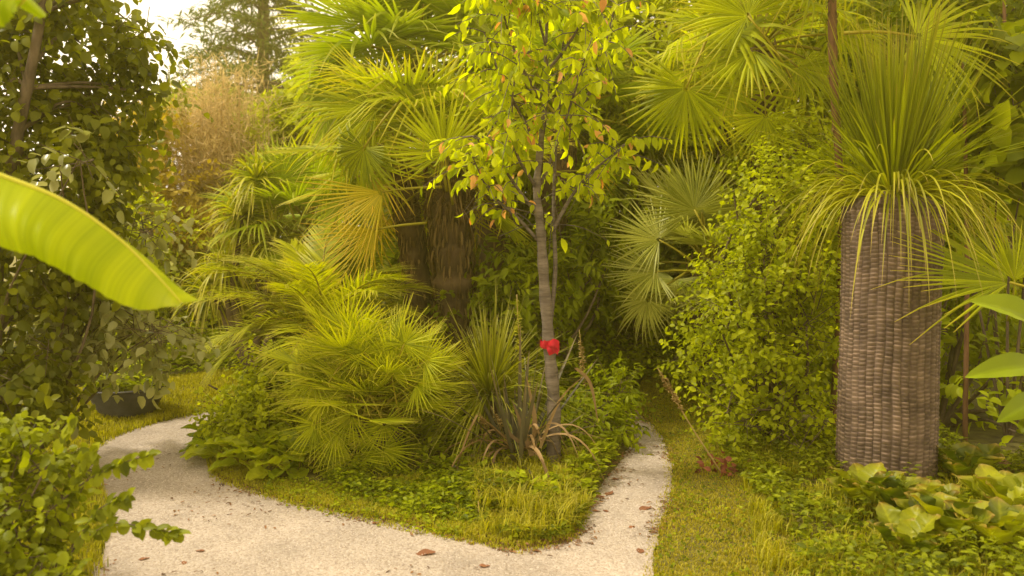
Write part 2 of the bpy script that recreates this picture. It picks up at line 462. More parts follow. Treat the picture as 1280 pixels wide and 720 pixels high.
class FrondKind:
    """shared frond meshes of one palm kind: origin at the foot of the leaf stalk, leaf along +Y, upper face +Z"""
    def __init__(s, mat, variants, L, stalk_r=0.011):
        s.items = []
        s.L = L
        pm = petiole_mb(L, stalk_r).mesh('petiole', M['petiole'])
        for v in variants:
            mb = fan_blade(hub=(0, L, 0), **v)
            s.items.append((mb.mesh('frond', M[mat], False), pm))

def put_frond(root, item, C, mtx3, scale, label=None):
    me, pm = item
    f = bpy.data.objects.new('frond', me); COL.objects.link(f)
    f.parent = root
    off = Vector(C) - root.location
    f.matrix_local = Matrix.Translation(off) @ mtx3.to_4x4() @ Matrix.Scale(scale, 4)
    if label: f['label'] = label
    if pm is not None:
        p = bpy.data.objects.new('petiole', pm); COL.objects.link(p); p.parent = f
    return f

def frond_matrix(az, el, roll=0):
    return Matrix.Rotation(az, 3, 'Z') @ Matrix.Rotation(el, 3, 'X') @ Matrix.Rotation(roll, 3, 'Y')

def aim_matrix(axis, normal):
    y = Vector(norm(axis)); n = Vector(norm(normal))
    x = y.cross(n).normalized(); z = x.cross(y)
    return Matrix((x, y, z)).transposed()

def palm_crown(root, C, kind, n, el=(85, -35), sc_=(0.85, 1.15), az0=0, jit=0.35, skip=None, power=1.0, yellow=None, ylow=0.0):
    for i in range(n):
        f = (i + .5) / n
        e = R_(el[0] + (el[1] - el[0]) * f ** power + random.uniform(-7, 7))
        az = az0 + i * 2.39996 + random.uniform(-jit, jit)
        if skip and skip(math.degrees(az) % 360, math.degrees(e)): continue
        k = kind
        if yellow is not None and f > .55 and random.random() < ylow: k = yellow
        put_frond(root, random.choice(k.items), C, frond_matrix(az, e, random.uniform(-.35, .35)), random.uniform(*sc_))

def aimed_frond(root, kind, hub_px, tip_px, Y, dY, s, normal=(0, -1, 0.25), item=None, label=None):
    """a frond whose leaf centre and tip stand at the given places"""
    hub = W(hub_px[0], hub_px[1], Y); tip = W(tip_px[0], tip_px[1], Y + dY)
    m = aim_matrix(tip - hub, normal)
    C = Vector(hub) - m @ Vector((0, kind.L * s, 0))
    return put_frond(root, item or random.choice(kind.items), C, m, s, label)

K_big = FrondKind('fan', [dict(n=36, A=122, Rr=0.66, split=.46, droop=.10, vee=.12, nod=-.25),
                          dict(n=34, A=115, Rr=0.68, split=.42, droop=.22, vee=.18, nod=-.45, tipdroop=.25),
                          dict(n=36, A=105, Rr=0.66, split=.52, droop=.05, vee=.05, nod=-.1),
                          dict(n=36, A=120, Rr=0.68, split=.40, droop=.30, vee=.15, nod=-.6, tipdroop=.5),
                          dict(n=36, A=128, Rr=0.64, split=.48, droop=.15, vee=.25, nod=-.4, tipdroop=.35)], 0.62)
K_yel = FrondKind('fan_yellow', [dict(n=34, A=120, Rr=0.62, split=.36, droop=.30, vee=.15, nod=-.6, tipdroop=.5),
                                 dict(n=34, A=100, Rr=0.62, split=.38, droop=.2, vee=.15, nod=-.35, tipdroop=.3)], 0.62)
K_far = FrondKind('fan_far', [dict(n=40, A=120, Rr=0.64, split=.56, droop=.06, vee=.10, nod=-.2),
                              dict(n=38, A=125, Rr=0.62, split=.5, droop=.16, vee=.16, nod=-.4, tipdroop=.15),
                              dict(n=40, A=105, Rr=0.66, split=.58, droop=.10, vee=.10, nod=-.3)], 0.6)
K_sil = FrondKind('fan_silver', [dict(n=36, A=105, Rr=0.54, split=.48, droop=.03, vee=.10, nod=-.12),
                                 dict(n=36, A=115, Rr=0.54, split=.44, droop=.08, vee=.12, nod=-.25),
                                 dict(n=36, A=115, Rr=0.52, split=.40, droop=.16, vee=.16, nod=-.4, tipdroop=.2)], 0.5)
K_dwf = FrondKind('dwarf', [dict(n=34, A=130, Rr=0.36, split=.34, droop=.02, vee=.14, nod=-.15),
                            dict(n=32, A=140, Rr=0.36, split=.32, droop=.06, vee=.10, nod=-.3),
                            dict(n=34, A=125, Rr=0.38, split=.36, droop=.0, vee=.18, nod=-.2),
                            dict(n=30, A=130, Rr=0.36, split=.30, droop=.12, vee=.1, nod=-.5)], 0.42, 0.007)

K_hang = FrondKind('fan_yellow', [dict(n=20, Rr=0.66, split=.30, droop=.05, vee=.02, nod=-.05, rng_=(-84, 22), rnd=.12)], 0.5)
K_side = FrondKind('fan', [dict(n=30, A=66, Rr=0.74, split=.45, droop=.06, vee=.10, nod=-.08)], 0.5)
K_hand = FrondKind('fan', [dict(n=34, A=112, Rr=0.80, split=.34, droop=.10, vee=.10, nod=-.1, tipdroop=.1)], 0.5)

def palm_trunk(root, pts, rad, fibres=260, fl=(0.06, 0.18), mat='fibre', name='trunk'):
    mb = MB()
    P = curve(pts, 12)
    n = len(P)
    t = np.linspace(0, 1, n)
    rr = rad * (0.92 + 0.16 * t) * (1 + 0.05 * np.sin(t * 60) + 0.04 * rng.standard_normal(n))
    tube(mb, P, rr, 22, 0, var=np.clip(.35 + .25 * np.sin(t * 60 + 1), 0, 1), bump=.05)
    # hanging fibre and leaf base remains
    idx = rng.integers(2, n, fibres)
    th = rng.random(fibres) * 2 * PI
    out = np.stack([np.cos(th), np.sin(th), np.zeros(fibres)], 1)
    B = P[idx] + out * (rr[idx] * .95)[:, None]
    A = out * rng.uniform(.1, .6, fibres)[:, None] + np.array([0, 0, 1]) * rng.choice([-1, 1], fibres, p=[.7, .3])[:, None]
    add_leaves(mb, B, A, out, rng.uniform(*fl, fibres), rng.uniform(.008, .03, fibres), 'detail', 1)
    return mb.build(name, [M[mat], M['fibre_leaf']], root, origin=None if root is None else root.location)

def local(mb, root):
    o3 = np.array(root.location)
    mb.V = [v - o3 for v in mb.V]
    return mb

# override build for parented meshes: world coordinates -> local
def part(mb, name, mats, root, smooth=True):
    local(mb, root)
    return link(name, mb.mesh(name, mats, smooth), root)

# ------------------------------------------------------------------ foliage clouds
def blob_leaves(mb, blobs, n_twigs, lpt, ll, lw, kind='simple', mat=0, tw=0.25, up=0.4, droop=0.2, gap=0.0, gs=2.5, shell=0.35, mats=None, flat=0.6):
    """blobs: (cx,cy,cz,rx,ry,rz); twigs of alternating leaves through the outer volume"""
    B = np.array(blobs, float)
    vol = B[:, 3] * B[:, 5] + B[:, 4] * B[:, 5] + B[:, 3] * B[:, 4]
    pick = rng.choice(len(B), n_twigs, p=vol / vol.sum())
    d = norm(rng.standard_normal((n_twigs, 3)))
    r = rng.random(n_twigs) ** shell
    C = B[pick, :3] + d * B[pick, 3:] * r[:, None]
    if gap > 0:
        keep = np.array([mnoise.noise(Vector(c * gs)) + random.uniform(-.15, .15) > gap - 0.5 for c in C])
        C, d = C[keep], d[keep]
    n = len(C)
    g = gz(C[:, :2])
    ok = C[:, 2] > g + .02
    C, d = C[ok], d[ok]; n = len(C)
    td = norm(d * 0.8 + np.array([0, 0, up - droop]) + rng.standard_normal((n, 3)) * .45)
    s = (np.arange(lpt) + .5) / lpt
    P = C[:, None] + td[:, None] * (s * tw)[None, :, None]
    P[..., 2] -= droop * tw * (s ** 2)[None]
    side = norm(np.cross(td, rng.standard_normal((n, 3))))
    sg = np.where(np.arange(lpt) % 2 == 0, 1, -1)[None, :, None]
    A = td[:, None] * .6 + side[:, None] * sg * .9 + rng.standard_normal((n, lpt, 3)) * .25
    A[..., 2] -= droop * 1.2
    Nn = d[:, None] * .5 + np.array([0, 0, flat]) + rng.standard_normal((n, lpt, 3)) * .35
    nn = n * lpt
    tv = rng.random(n)[:, None] * .6 + rng.random((n, lpt)) * .4
    sz = rng.uniform(.6, 1.15, nn)
    add_leaves(mb, P.reshape(-1, 3), A.reshape(-1, 3), Nn.reshape(-1, 3), ll * sz, lw * sz, kind, mat, tv.ravel())
    return C, td

def twig_lines(mb, C, td, tw, r=0.003, mat=1, every=3):
    for c, d in zip(C[::every], td[::every]):
        p = np.array([c - d * tw * .5, c, c + d * tw * .8])
        tube(mb, p, [r * 1.3, r, r * .5], 4, mat, cap=False)

def limbs(mb, base, ends, r0, r1, sides=7, mat=0, wob=.08):
    base = np.asarray(base, float)
    for e in ends:
        e = np.asarray(e, float)
        m = (base + e) / 2 + rng.standard_normal(3) * np.linalg.norm(e - base) * wob + np.array([0, 0, .08])
        P = curve([base, m, e], 5)
        tube(mb, P, np.linspace(r0, r1, len(P)), sides, mat, cap=False)

def shrub(name, label, cat, base_xy, blobs, mat, n, lpt=8, ll=.09, lw=.05, kind='simple', tw=.25, gap=.0, group=None, barkmat='bark', stem_r=.02,
          up=.4, droop=.2, trunk=None, shell=.35, part_names=('stem', 'foliage'), extra=None, gs=2.5, twigs=0, flat=.6, trunk_r=None):
    bx, by = base_xy
    z0 = gz1(bx, by)
    root = thing(name, (bx, by, z0), label, cat, group)
    tb = MB()
    B = np.array(blobs, float)
    if trunk is not None:
        tr = curve(trunk, 8)
        rr = trunk_r or (stem_r * 1.6, stem_r * .7)
        tube(tb, tr, np.linspace(rr[0], rr[1], len(tr)), 10, 0, bump=.04)
        for b in B:
            k = np.argmin(np.linalg.norm(tr - (b[:3] - np.array([0, 0, b[5] * .6])), axis=1))
            limbs(tb, tr[k], [b[:3], b[:3] + rng.standard_normal(3) * b[3:] * .5], stem_r * .7, stem_r * .2)
    else:
        limbs(tb, (bx, by, z0 - .05), list(B[:, :3]) + [b[:3] + rng.standard_normal(3) * b[3:] * .45 for b in B for _ in range(2)], stem_r, stem_r * .3)
    fm = MB()
    C, td = blob_leaves(fm, blobs, n, lpt, ll, lw, kind, 0, tw, up, droop, gap, gs, shell, flat=flat)
    if extra: extra(fm)
    if twigs: twig_lines(tb, C, td, tw, .0025, 0, twigs)
    part(tb, part_names[0], M[barkmat], root)
    part(fm, part_names[1], M[mat] if isinstance(mat, str) else [M[x] for x in mat], root)
    return root

def bl(px, py, Y, rx, rz, ry=None):
    """blob at pixel, radii given in pixels at that distance"""
    p = W(px, py, Y)
    k = Y / F
    return (p[0], p[1], p[2], rx * k, (ry if ry is not None else (rx + rz) / 2) * k, rz * k)

def gp(px, Y):
    return (W(px, 300, Y)[0], Y)

# ================================================================== SETTING
xs = np.concatenate([[-300, -150, -70, -35, -20, -13], np.linspace(-9, 9, 241), [13, 20, 35, 70, 150, 300]])
ys = np.concatenate([[-60, -20, -6, -1], np.linspace(.5, 13, 190), [15, 18, 24, 35, 60, 120, 300, 600]])
gx, gy = np.meshgrid(xs, ys)
pts = np.stack([gx.ravel(), gy.ravel()], 1)
mb = MB()
zz = gz(pts)
nx, ny = len(xs), len(ys)
i = (np.arange(ny - 1)[:, None] * nx + np.arange(nx - 1)[None]).ravel()
mb.add(np.column_stack([pts, zz]), [np.stack([i, i + 1, i + nx + 1, i + nx], 1)])
tag(mb.build('ground', M['ground']), None, None, kind='structure')

# gravel path: wobbly edged sheet
def rough_edge(P, amp=.018):
    out = []
    m = len(P)
    tgt = norm(np.roll(P, -1, 0) - np.roll(P, 1, 0))
    nr = np.stack([-tgt[:, 1], tgt[:, 0]], 1)
    for k in range(m):
        a, b = P[k], P[(k + 1) % m]
        for q in (0, .5):
            p = a + (b - a) * q
            w = mnoise.noise(Vector((p[0] * 6, p[1] * 6, 0))) * amp * 1.6 + mnoise.noise(Vector((p[0] * 25, p[1] * 25, 3))) * amp
            out.append(p + nr[k] * w)
    return np.array(out)
PE = rough_edge(PATH)
import bmesh
def sheet(name, P, z, mat):
    bm = bmesh.new()
    vs = [bm.verts.new((p[0], p[1], z)) for p in P]
    es = [bm.edges.new((vs[k], vs[(k + 1) % len(vs)])) for k in range(len(vs))]
    bmesh.ops.triangle_fill(bm, use_beauty=True, edges=es)
    bmesh.ops.recalc_face_normals(bm, faces=bm.faces)
    for f in bm.faces:
        if f.normal.z < 0: f.normal_flip()
    me = bpy.data.meshes.new(name); bm.to_mesh(me); bm.free()
    me.materials.append(mat)
    return link(name, me)
tag(sheet('gravel_path', PE, .004, M['gravel']), None, None, kind='structure')
# narrow side path crossing behind the left bushes
cl = curve([np.append(G(px, py), 0) for px, py in [(-160, 590), (0, 575), (70, 568), (120, 566)]], 14)
wv = np.array([.045 * (1 + .3 * mnoise.noise(Vector((p[0] * 3, p[1] * 3, 1)))) for p in cl])
us = np.linspace(-1, 1, 5)
SPV = np.stack([np.stack([cl[:, 0], cl[:, 1] + u * wv], 1) for u in us], 1).reshape(-1, 2)
mb = MB(); i = (np.arange(len(cl) - 1)[:, None] * 5 + np.arange(4)[None]).ravel()
mb.add(np.column_stack([SPV, np.maximum(gz(SPV), .004) + .012]), [np.stack([i, i + 5, i + 6, i + 1], 1)])
tag(mb.build('side_path', M['gravel']), None, None, kind='structure')

# ---- loose pebbles
n = 7000
cand = np.column_stack([rng.uniform(-2.6, 1.2, n * 3), rng.uniform(3.2, 6.5, n * 3)])
cand = cand[inside(PE, cand)][:n]
n = len(cand)
ico = np.array([(0, 0, 1), (.9, 0, .2), (.28, .85, .25), (-.73, .53, .2), (-.73, -.53, .2), (.28, -.85, .25)], float)
icf = np.array([(0, 1, 2), (0, 2, 3), (0, 3, 4), (0, 4, 5), (0, 5, 1)])
s = rng.uniform(.003, .0075, n)
th = rng.random(n) * 2 * PI
c_, s_ = np.cos(th), np.sin(th)
X = ico[None, :, 0] * c_[:, None] - ico[None, :, 1] * s_[:, None] * .7
Yv = ico[None, :, 0] * s_[:, None] + ico[None, :, 1] * c_[:, None] * .7
V = np.stack([cand[:, 0, None] + X * s[:, None], cand[:, 1, None] + Yv * s[:, None], .003 + ico[None, :, 2] * s[:, None] * .8], -1)
mb = MB(); mb.add(V.reshape(-1, 3), [(icf[None] + (np.arange(n) * 6)[:, None, None]).reshape(-1, 3)], 0, np.repeat(rng.random(n), 6))
M['pebble'] = solid_mat('pebble', (0.26, 0.195, 0.14), (0.54, 0.45, 0.355), 60, .9, .2, (1, 1, 1), True)
tag(mb.build('loose_gravel', M['pebble'], smooth=False), 'loose cream pebbles scattered over the gravel path', 'gravel', kind='stuff')

# ---- grass
def grass(name, label, poly_px, n, h, mat, wd=.006, edge=0.0, lean=.5, clump=0.0, cat='grass', world=False):
    poly = np.array(poly_px, float) if world else np.array([G(*p) for p in poly_px])
    lo, hi = poly.min(0), poly.max(0)
    out = []
    while sum(map(len, out)) < n:
        c = rng.uniform(lo, hi, (n * 2, 2))
        c = c[inside(poly, c)]
        if len(c) == 0: break
        ip = inside(PE, c)
        if edge > 0:
            dd = dist_poly(PATH, c)
            c = c[~ip | (dd < edge * rng.random(len(c)) ** 2)]
        else:
            c = c[~ip]
        if clump > 0:
            kk = np.array([mnoise.noise(Vector((p[0] * 5, p[1] * 5, 0))) > clump - .5 + random.uniform(-.2, .2) for p in c])
            c = c[kk]
        out.append(c)
    c = np.concatenate(out)[:n]; m = len(c)
    z = np.maximum(gz(c), 0.0)
    B = np.column_stack([c, z - .003])
    a = rng.random(m) * 2 * PI
    ln = rng.uniform(.45, 1.2, m) * h
    # longer where noise says
    ln *= np.array([1 + .5 * mnoise.noise(Vector((p[0] * 3, p[1] * 3, 7))) for p in c])
    hd = np.stack([np.cos(a), np.sin(a), 0 * a], 1)
    lea = rng.uniform(.1, 1, m) * lean
    P1 = B + hd * (ln * lea * .3)[:, None] + np.array([0, 0, 1]) * (ln * .6)[:, None]
    P2 = B + hd * (ln * lea)[:, None] + np.array([0, 0, 1]) * (ln * (1 - .35 * lea))[:, None]
    sd = np.stack([-np.sin(a), np.cos(a), 0 * a], 1) * (wd * rng.uniform(.6, 1.3, m))[:, None] * .5
    V = np.stack([B - sd, B + sd, P1 + sd * .8, P1 - sd * .8, P2], 1).reshape(-1, 3)
    k = (np.arange(m) * 5)[:, None]
    mb = MB()
    mb.add(V, [k + np.array([[0, 1, 2, 3]]), k + np.array([[3, 2, 4]])], 0, np.repeat(rng.random(m), 5), np.tile([0, 0, .5, .5, 1.], m))
    return tag(mb.build(name, M[mat]), label, cat, kind='stuff')

grass('lawn_grass', 'short dry yellow grass of the lane right of the gravel', [(790, 505), (810, 470), (880, 450), (905, 500), (920, 560), (960, 620), (1100, 900), (780, 900), (810, 660), (830, 600), (825, 560)], 80000, .021, 'drygrass', .005, .08, .7)
grass('lawn_grass', 'short green grass strip along the front edge of the palm island', [(255, 560), (330, 600), (420, 610), (560, 600), (720, 600), (750, 590), (740, 640), (725, 675), (655, 695), (500, 665), (330, 625), (262, 600)], 38000, .029, 'grass', .005, .12, .8)
grass('long_grass', 'long bright grass blades around the dead strap leaves', [(580, 600), (700, 585), (760, 570), (735, 640), (715, 670), (655, 684), (600, 670)], 3600, .14, 'grass', .006, .14, 1.1, .42)
grass('verge_grass', 'mown green verge beyond the left curve of the path', [(-200, 540), (60, 500), (180, 480), (330, 470), (330, 508), (300, 512), (200, 530), (130, 558), (60, 590), (-200, 640)], 44000, .045, 'grass', .010, .06)
grass('lawn_grass', 'grass patch at the bottom left below the bush', [(-100, 620), (130, 610), (140, 650), (128, 700), (165, 745), (-100, 780)], 14000, .06, 'grass', .006, .08)
grass('bank_grass', 'tufted weedy grass at the foot of the scaly trunk', [(930, 560), (1050, 590), (1200, 600), (1300, 640), (1360, 900), (980, 900), (930, 620)], 9000, .10, 'grass', .006, 0, .9, .48)

def ground_cover(name, label, poly_px, n, h, ll, lw, mat, kind='simple', edge=.07):
    poly = np.array([G(*p) for p in poly_px])
    lo, hi = poly.min(0), poly.max(0)
    c = rng.uniform(lo, hi, (n * 5, 2)); c = c[inside(poly, c)]; c = c[~inside(PE, c) | (dist_poly(PATH, c) < edge * rng.random(len(c)) ** 1.5)][:n]
    m = len(c)
    hh = np.array([max(.08, .7 + 1.3 * mnoise.noise(Vector((p[0] * 2.6, p[1] * 2.6, 2))) + .9 * mnoise.noise(Vector((p[0] * 8, p[1] * 8, 4)))) for p in c]) * h
    z = np.maximum(gz(c), .004) + hh * rng.random(m) ** .6
    a = rng.random(m) * 2 * PI
    A = np.stack([np.cos(a), np.sin(a), rng.uniform(-.2, .7, m)], 1)
    Nn = np.array([0, 0, 1.]) + rng.standard_normal((m, 3)) * .45
    mb = MB()
    sz = rng.uniform(.6, 1.3, m)
    add_leaves(mb, np.column_stack([c, z]), A, Nn, ll * sz, lw * sz, kind, 0)
    return tag(mb.build(name, M[mat]), label, 'ground cover', kind='stuff')

ground_cover('ground_cover', 'leafy green weeds covering the bank below the scaly trunk', [(900, 560), (1010, 560), (1180, 570), (1310, 600), (1380, 900), (1030, 900), (985, 680), (930, 620)], 15000, .13, .038, .020, 'weed', 'detail')
ground_cover('ground_cover', 'shaded low plants along the hedge foot behind the black pot', [(40, 500), (180, 482), (330, 474), (330, 456), (180, 458), (20, 470)], 5000, .35, .07, .04, 'mid')
ground_cover('ground_cover', 'low dark green plants under the palm island', [(290, 540), (420, 500), (700, 490), (780, 530), (775, 575), (735, 625), (680, 640), (560, 605), (420, 600), (320, 585)], 12000, .12, .06, .032, 'mid')
ground_cover('ground_cover', 'low weeds under the dead strap leaves at the island tip', [(560, 600), (640, 590), (720, 590), (775, 570), (745, 625), (728, 660), (700, 680), (650, 684), (590, 660)], 3000, .085, .040, .017, 'weed', 'detail', .1)
ground_cover('clover', 'scattered clover and small weeds in the yellow grass lane', [(800, 520), (880, 470), (905, 520), (925, 570), (975, 640), (1060, 800), (800, 800), (826, 660), (838, 590)], 2600, .028, .020, .014, 'mid', 'round', .05)
ground_cover('ground_cover', 'low green weeds along the front of the low fan palm', [(400, 596), (560, 596), (610, 640), (590, 662), (520, 648), (430, 626)], 2400, .075, .036, .020, 'mid', 'detail', .05)
ground_cover('clover', 'clover patches in the grass strip at the island front', [(330, 600), (420, 605), (560, 600), (600, 660), (560, 680), (420, 650), (330, 630)], 2600, .035, .020, .014, 'mid', 'round', .1)
ground_cover('ground_cover', 'low leafy plants and litter at the far end of the grass lane', [(700, 470), (800, 445), (1000, 440), (1000, 520), (920, 545), (880, 500), (800, 490), (790, 510), (700, 520)], 7000, .28, .07, .04, 'mid')

# ================================================================== GRASS TREE
GTY = 4.75
gt = W(1106, 600, GTY)
z0 = gz1(gt[0], gt[1]) - .03
root = thing('grass_tree', (gt[0], gt[1], z0), 'grass tree with thick grey scaly column and spray of fine leaves', 'grass tree')
ncol, nrow = 36, 66
hgt = W(0, 258, GTY)[2] - z0
sub_c, sub_r = 9, 7
nth = ncol * sub_c; nz = nrow * sub_r + 1
cc = np.arange(nth) // sub_c; cf = (np.arange(nth) % sub_c) / sub_c
zi = np.arange(nz) / sub_r
offc = rng.random(ncol)
stretch_ = rng.uniform(.94, 1.06, ncol)
wig = rng.uniform(-.1, .1, (ncol, 3))
th = 2 * PI * (np.arange(nth) / nth)
zfrac = np.arange(nz) / (nz - 1)
Rad = np.zeros((nz, nth)); Var = np.zeros((nz, nth)); TH = np.zeros((nz, nth))
rowseed = rng.random((ncol, nrow + 6))
for k in range(nth):
    c = cc[k]
    ph = zi * stretch_[c] + offc[c] + .18 * np.sin(zi * .9 + c * 1.7)
    fr = ph % 1
    rid = np.clip(ph.astype(int), 0, nrow + 5)
    prof = math.sin(PI * (cf[k] + .02)) ** .5 if 0 < cf[k] else 0
    saw = np.where(fr < .8, .35 + .65 * (fr / .8), 1 - (fr - .8) / .2)     # scales overhang upward lip
    amp = .6 + .5 * rowseed[c, rid]
    Rad[:, k] = .262 + .008 * prof + .010 * saw * (.35 + .65 * prof) * amp
    Var[:, k] = np.clip(-.12 + .5 * saw * (.3 + .7 * prof) * amp + .22 * (rowseed[c, rid] - .5) + .10 * math.sin(c * 2.3), 0, 1)  # recessed grooves coloured darker than the scale lips, crease shade put into the colour
    TH[:, k] = th[k] + .018 * np.sin(zfrac * 9 + wig[c, 0] * 20) + .01 * np.sin(zfrac * 23 + 2)
Rad *= (1.0 + .012 * np.sin(zfrac * 7 + .5) + .035 * np.clip(1 - zfrac * 9, 0, 1) ** 2)[:, None]
XX = Rad * np.cos(TH); YY = Rad * np.sin(TH)
ZZ = np.repeat((zfrac * hgt)[:, None], nth, 1) + .006 * np.sin(TH * 5)
V = np.stack([XX + gt[0], YY + gt[1], ZZ + z0], -1).reshape(-1, 3)
i = (np.arange(nz - 1)[:, None] * nth); j = np.arange(nth)[None]; j2 = (j + 1) % nth
q = np.stack([i + j, i + j2, i + nth + j2, i + nth + j], -1).reshape(-1, 4)
mb = MB(); mb.add(V, [q], 0, Var.ravel(), .5)
# rounded top
tube(mb, [(gt[0], gt[1], z0 + hgt - .02), (gt[0], gt[1], z0 + hgt + .05), (gt[0], gt[1], z0 + hgt + .10)], [.27, .2, .05], 24, 0, .2)
part(mb, 'trunk', M['scale'], root)
top = np.array([gt[0], gt[1], z0 + hgt + .06])
mb = MB()
straps(mb, top, 330, (.80, 1.16), .0135, (60, 89), (.0, .10), r0=.10, seg=6, fold=.4, lift=.06)
straps(mb, top, 100, (.7, 1.02), .0125, (28, 60), (.06, .35), r0=.14, seg=8, fold=.4, lift=.06)
part(mb, 'leaf_crown', M['grasstree'], root)
mb = MB()
straps(mb, top - np.array([0, 0, .02]), 265, (.45, .95), .013, (0, 42), (.45, 1.05), r0=.2, seg=10, fold=.35, lift=.05, pw=2.2)
part(mb, 'leaf_skirt', M['skirt'], root)

# ================================================================== PALMS
def base_of(px, Y):
    x, y = gp(px, Y)
    return np.array([x, y, gz1(x, y)])

FACE = (0, -1, .2)
NOFRONT = lambda a, e: (115 < a < 245 and e < 38) or (e < -5 and 245 <= a < 300)
# main windmill palm
b = base_of(568, 7.0)
root = thing('windmill_palm', b, 'tall fan palm with shaggy brown fibre trunk and yellow green crown mid picture', 'palm', 'fan palms on the island')
C = W(560, 222, 7.0)
palm_trunk(root, [b, W(568, 420, 7.0), W(566, 330, 7.0), W(562, 262, 7.0), C], .165, 900, (.05, .2))
mb = MB()
straps(mb, W(562, 268, 7.0), 240, (.12, .34), .012, (-60, 50), (.1, .5), r0=.23, seg=4, lift=.22)
part(mb, 'fibre_collar', M['fibre_leaf'], root)
palm_crown(root, C, K_big, 26, (84, -38), (.85, 1.15), az0=.4, yellow=K_yel, ylow=.4, skip=NOFRONT)
aimed_frond(root, K_big, (542, 150), (525, 60), 6.6, .0, .95, FACE, K_big.items[2])
aimed_frond(root, K_big, (470, 135), (420, 105), 6.7, .0, .95, (0.1, -1, .5), K_big.items[0])
aimed_frond(root, K_hang, (478, 240), (380, 248), 6.4, -.1, .95, (.0, -1, .3), K_hang.items[0], 'yellowing drooping frond')
aimed_frond(root, K_hang, (468, 287), (380, 298), 6.35, -.1, .82, (.0, -1, .3), K_hang.items[0], 'yellowing drooping frond')
aimed_frond(root, K_big, (555, 190), (545, 130), 6.3, -.2, .75, FACE, K_big.items[0])
aimed_frond(root, K_big, (455, 185), (420, 230), 6.4, -.1, .85, (0, -.9, .6), K_big.items[3])
# second windmill palm
b = base_of(522, 7.25)
root = thing('windmill_palm', b, 'fan palm with narrower brown trunk left of the shaggy one', 'palm', 'fan palms on the island')
C = W(498, 215, 7.25)
palm_trunk(root, [b, W(527, 420, 7.25), W(520, 330, 7.25), W(508, 265, 7.25), C], .115, 500, (.04, .14))
palm_crown(root, C, K_big, 22, (82, -30), (.85, 1.1), az0=2.0, yellow=K_yel, ylow=.25, skip=NOFRONT)
# tall one behind with dark trunk
b = base_of(622, 9.2)
root = thing('windmill_palm', b, 'tallest fan palm with green leaves reaching the white sky', 'palm', 'fan palms on the island')
C = W(520, 95, 9.2)
palm_trunk(root, [b, W(622, 380, 9.2), W(610, 260, 9.2), W(565, 160, 9.2), C], .17, 400)
palm_crown(root, C, K_far, 26, (85, -25), (1.15, 1.5), az0=1.0)
aimed_frond(root, K_far, (480, 95), (425, 60), 8.8, 0, 1.35, (0, -1, .4), K_far.items[0])
aimed_frond(root, K_far, (530, 60), (520, -10), 8.8, 0, 1.3, FACE, K_far.items[2])
aimed_frond(root, K_far, (430, 95), (380, 100), 8.8, 0, 1.2, (0, -1, .6), K_far.items[1])
# behind the ribbon tree
b = base_of(692, 8.4)
root = thing('windmill_palm', b, 'dark trunked fan palm right behind the ribbon tree', 'palm', 'fan palms on the island')
C = W(700, 150, 8.4)
palm_trunk(root, [b, W(694, 420, 8.4), W(692, 300, 8.4), C], .16, 500)
palm_crown(root, C, K_far, 24, (80, -45), (.95, 1.3), az0=.2, skip=NOFRONT)
aimed_frond(root, K_yel, (735, 215), (780, 215), 7.8, -.1, .55, (0, -1, .5), K_yel.items[1], 'small tan frond')
# mid-left bluish fan palm
b = base_of(392, 8.6)
root = thing('windmill_palm', b, 'short fan palm with broad rounded leaves behind the strap leaved heads', 'palm', 'fan palms on the island')
C = W(392, 300, 8.6)
palm_trunk(root, [b, W(394, 400, 8.6), C], .13, 300)
palm_crown(root, C, K_far, 18, (80, -25), (.85, 1.1), az0=.9)
aimed_frond(root, K_far, (350, 225), (335, 185), 8.1, 0, .8, (.2, -1, .3), K_far.items[0])
# silver palm on the right
b = base_of(885, 7.6)
root = thing('fan_palm', b, 'low fan palm with stiff silvery leaves left of the vine thicket', 'palm', 'fan palms on the right')
C = W(882, 335, 7.6)
palm_trunk(root, [b, W(884, 440, 7.6), C], .12, 300)
palm_crown(root, C, K_sil, 20, (80, -40), (.85, 1.15), az0=.3)
aimed_frond(root, K_sil, (868, 262), (840, 200), 7.0, 0, 1.0, (.1, -1, .2), K_sil.items[0])
aimed_frond(root, K_sil, (824, 300), (770, 262), 7.0, 0, .9, (.1, -.8, .5), K_sil.items[1])
aimed_frond(root, K_sil, (820, 340), (760, 338), 6.9, -.1, .85, (0, -.7, .8), K_sil.items[0])
aimed_frond(root, K_sil, (810, 375), (760, 410), 6.9, -.1, .8, (-.4, -.8, .5), K_sil.items[2])
# high right palm
b = base_of(955, 7.2)
root = thing('fan_palm', b, 'high fan palm with hanging leaves above the vine thicket', 'palm', 'fan palms on the right')
C = W(950, 60, 7.2)
palm_trunk(root, [b, W(958, 300, 7.2), W(955, 150, 7.2), C], .10, 350)
palm_crown(root, C, K_big, 20, (80, -40), (.85, 1.1), az0=.6)
aimed_frond(root, K_big, (940, 62), (865, 62), 6.4, -.1, .95, (0, -.8, .7), K_big.items[0])
aimed_frond(root, K_big, (957, 145), (962, 195), 6.4, -.1, .62, FACE, K_big.items[2])
aimed_frond(root, K_big, (858, 110), (835, 165), 6.4, -.1, .9, (-.1, -1, .2), K_big.items[1])
aimed_frond(root, K_big, (935, 20), (900, -30), 6.4, 0, .95, FACE, K_big.items[0])
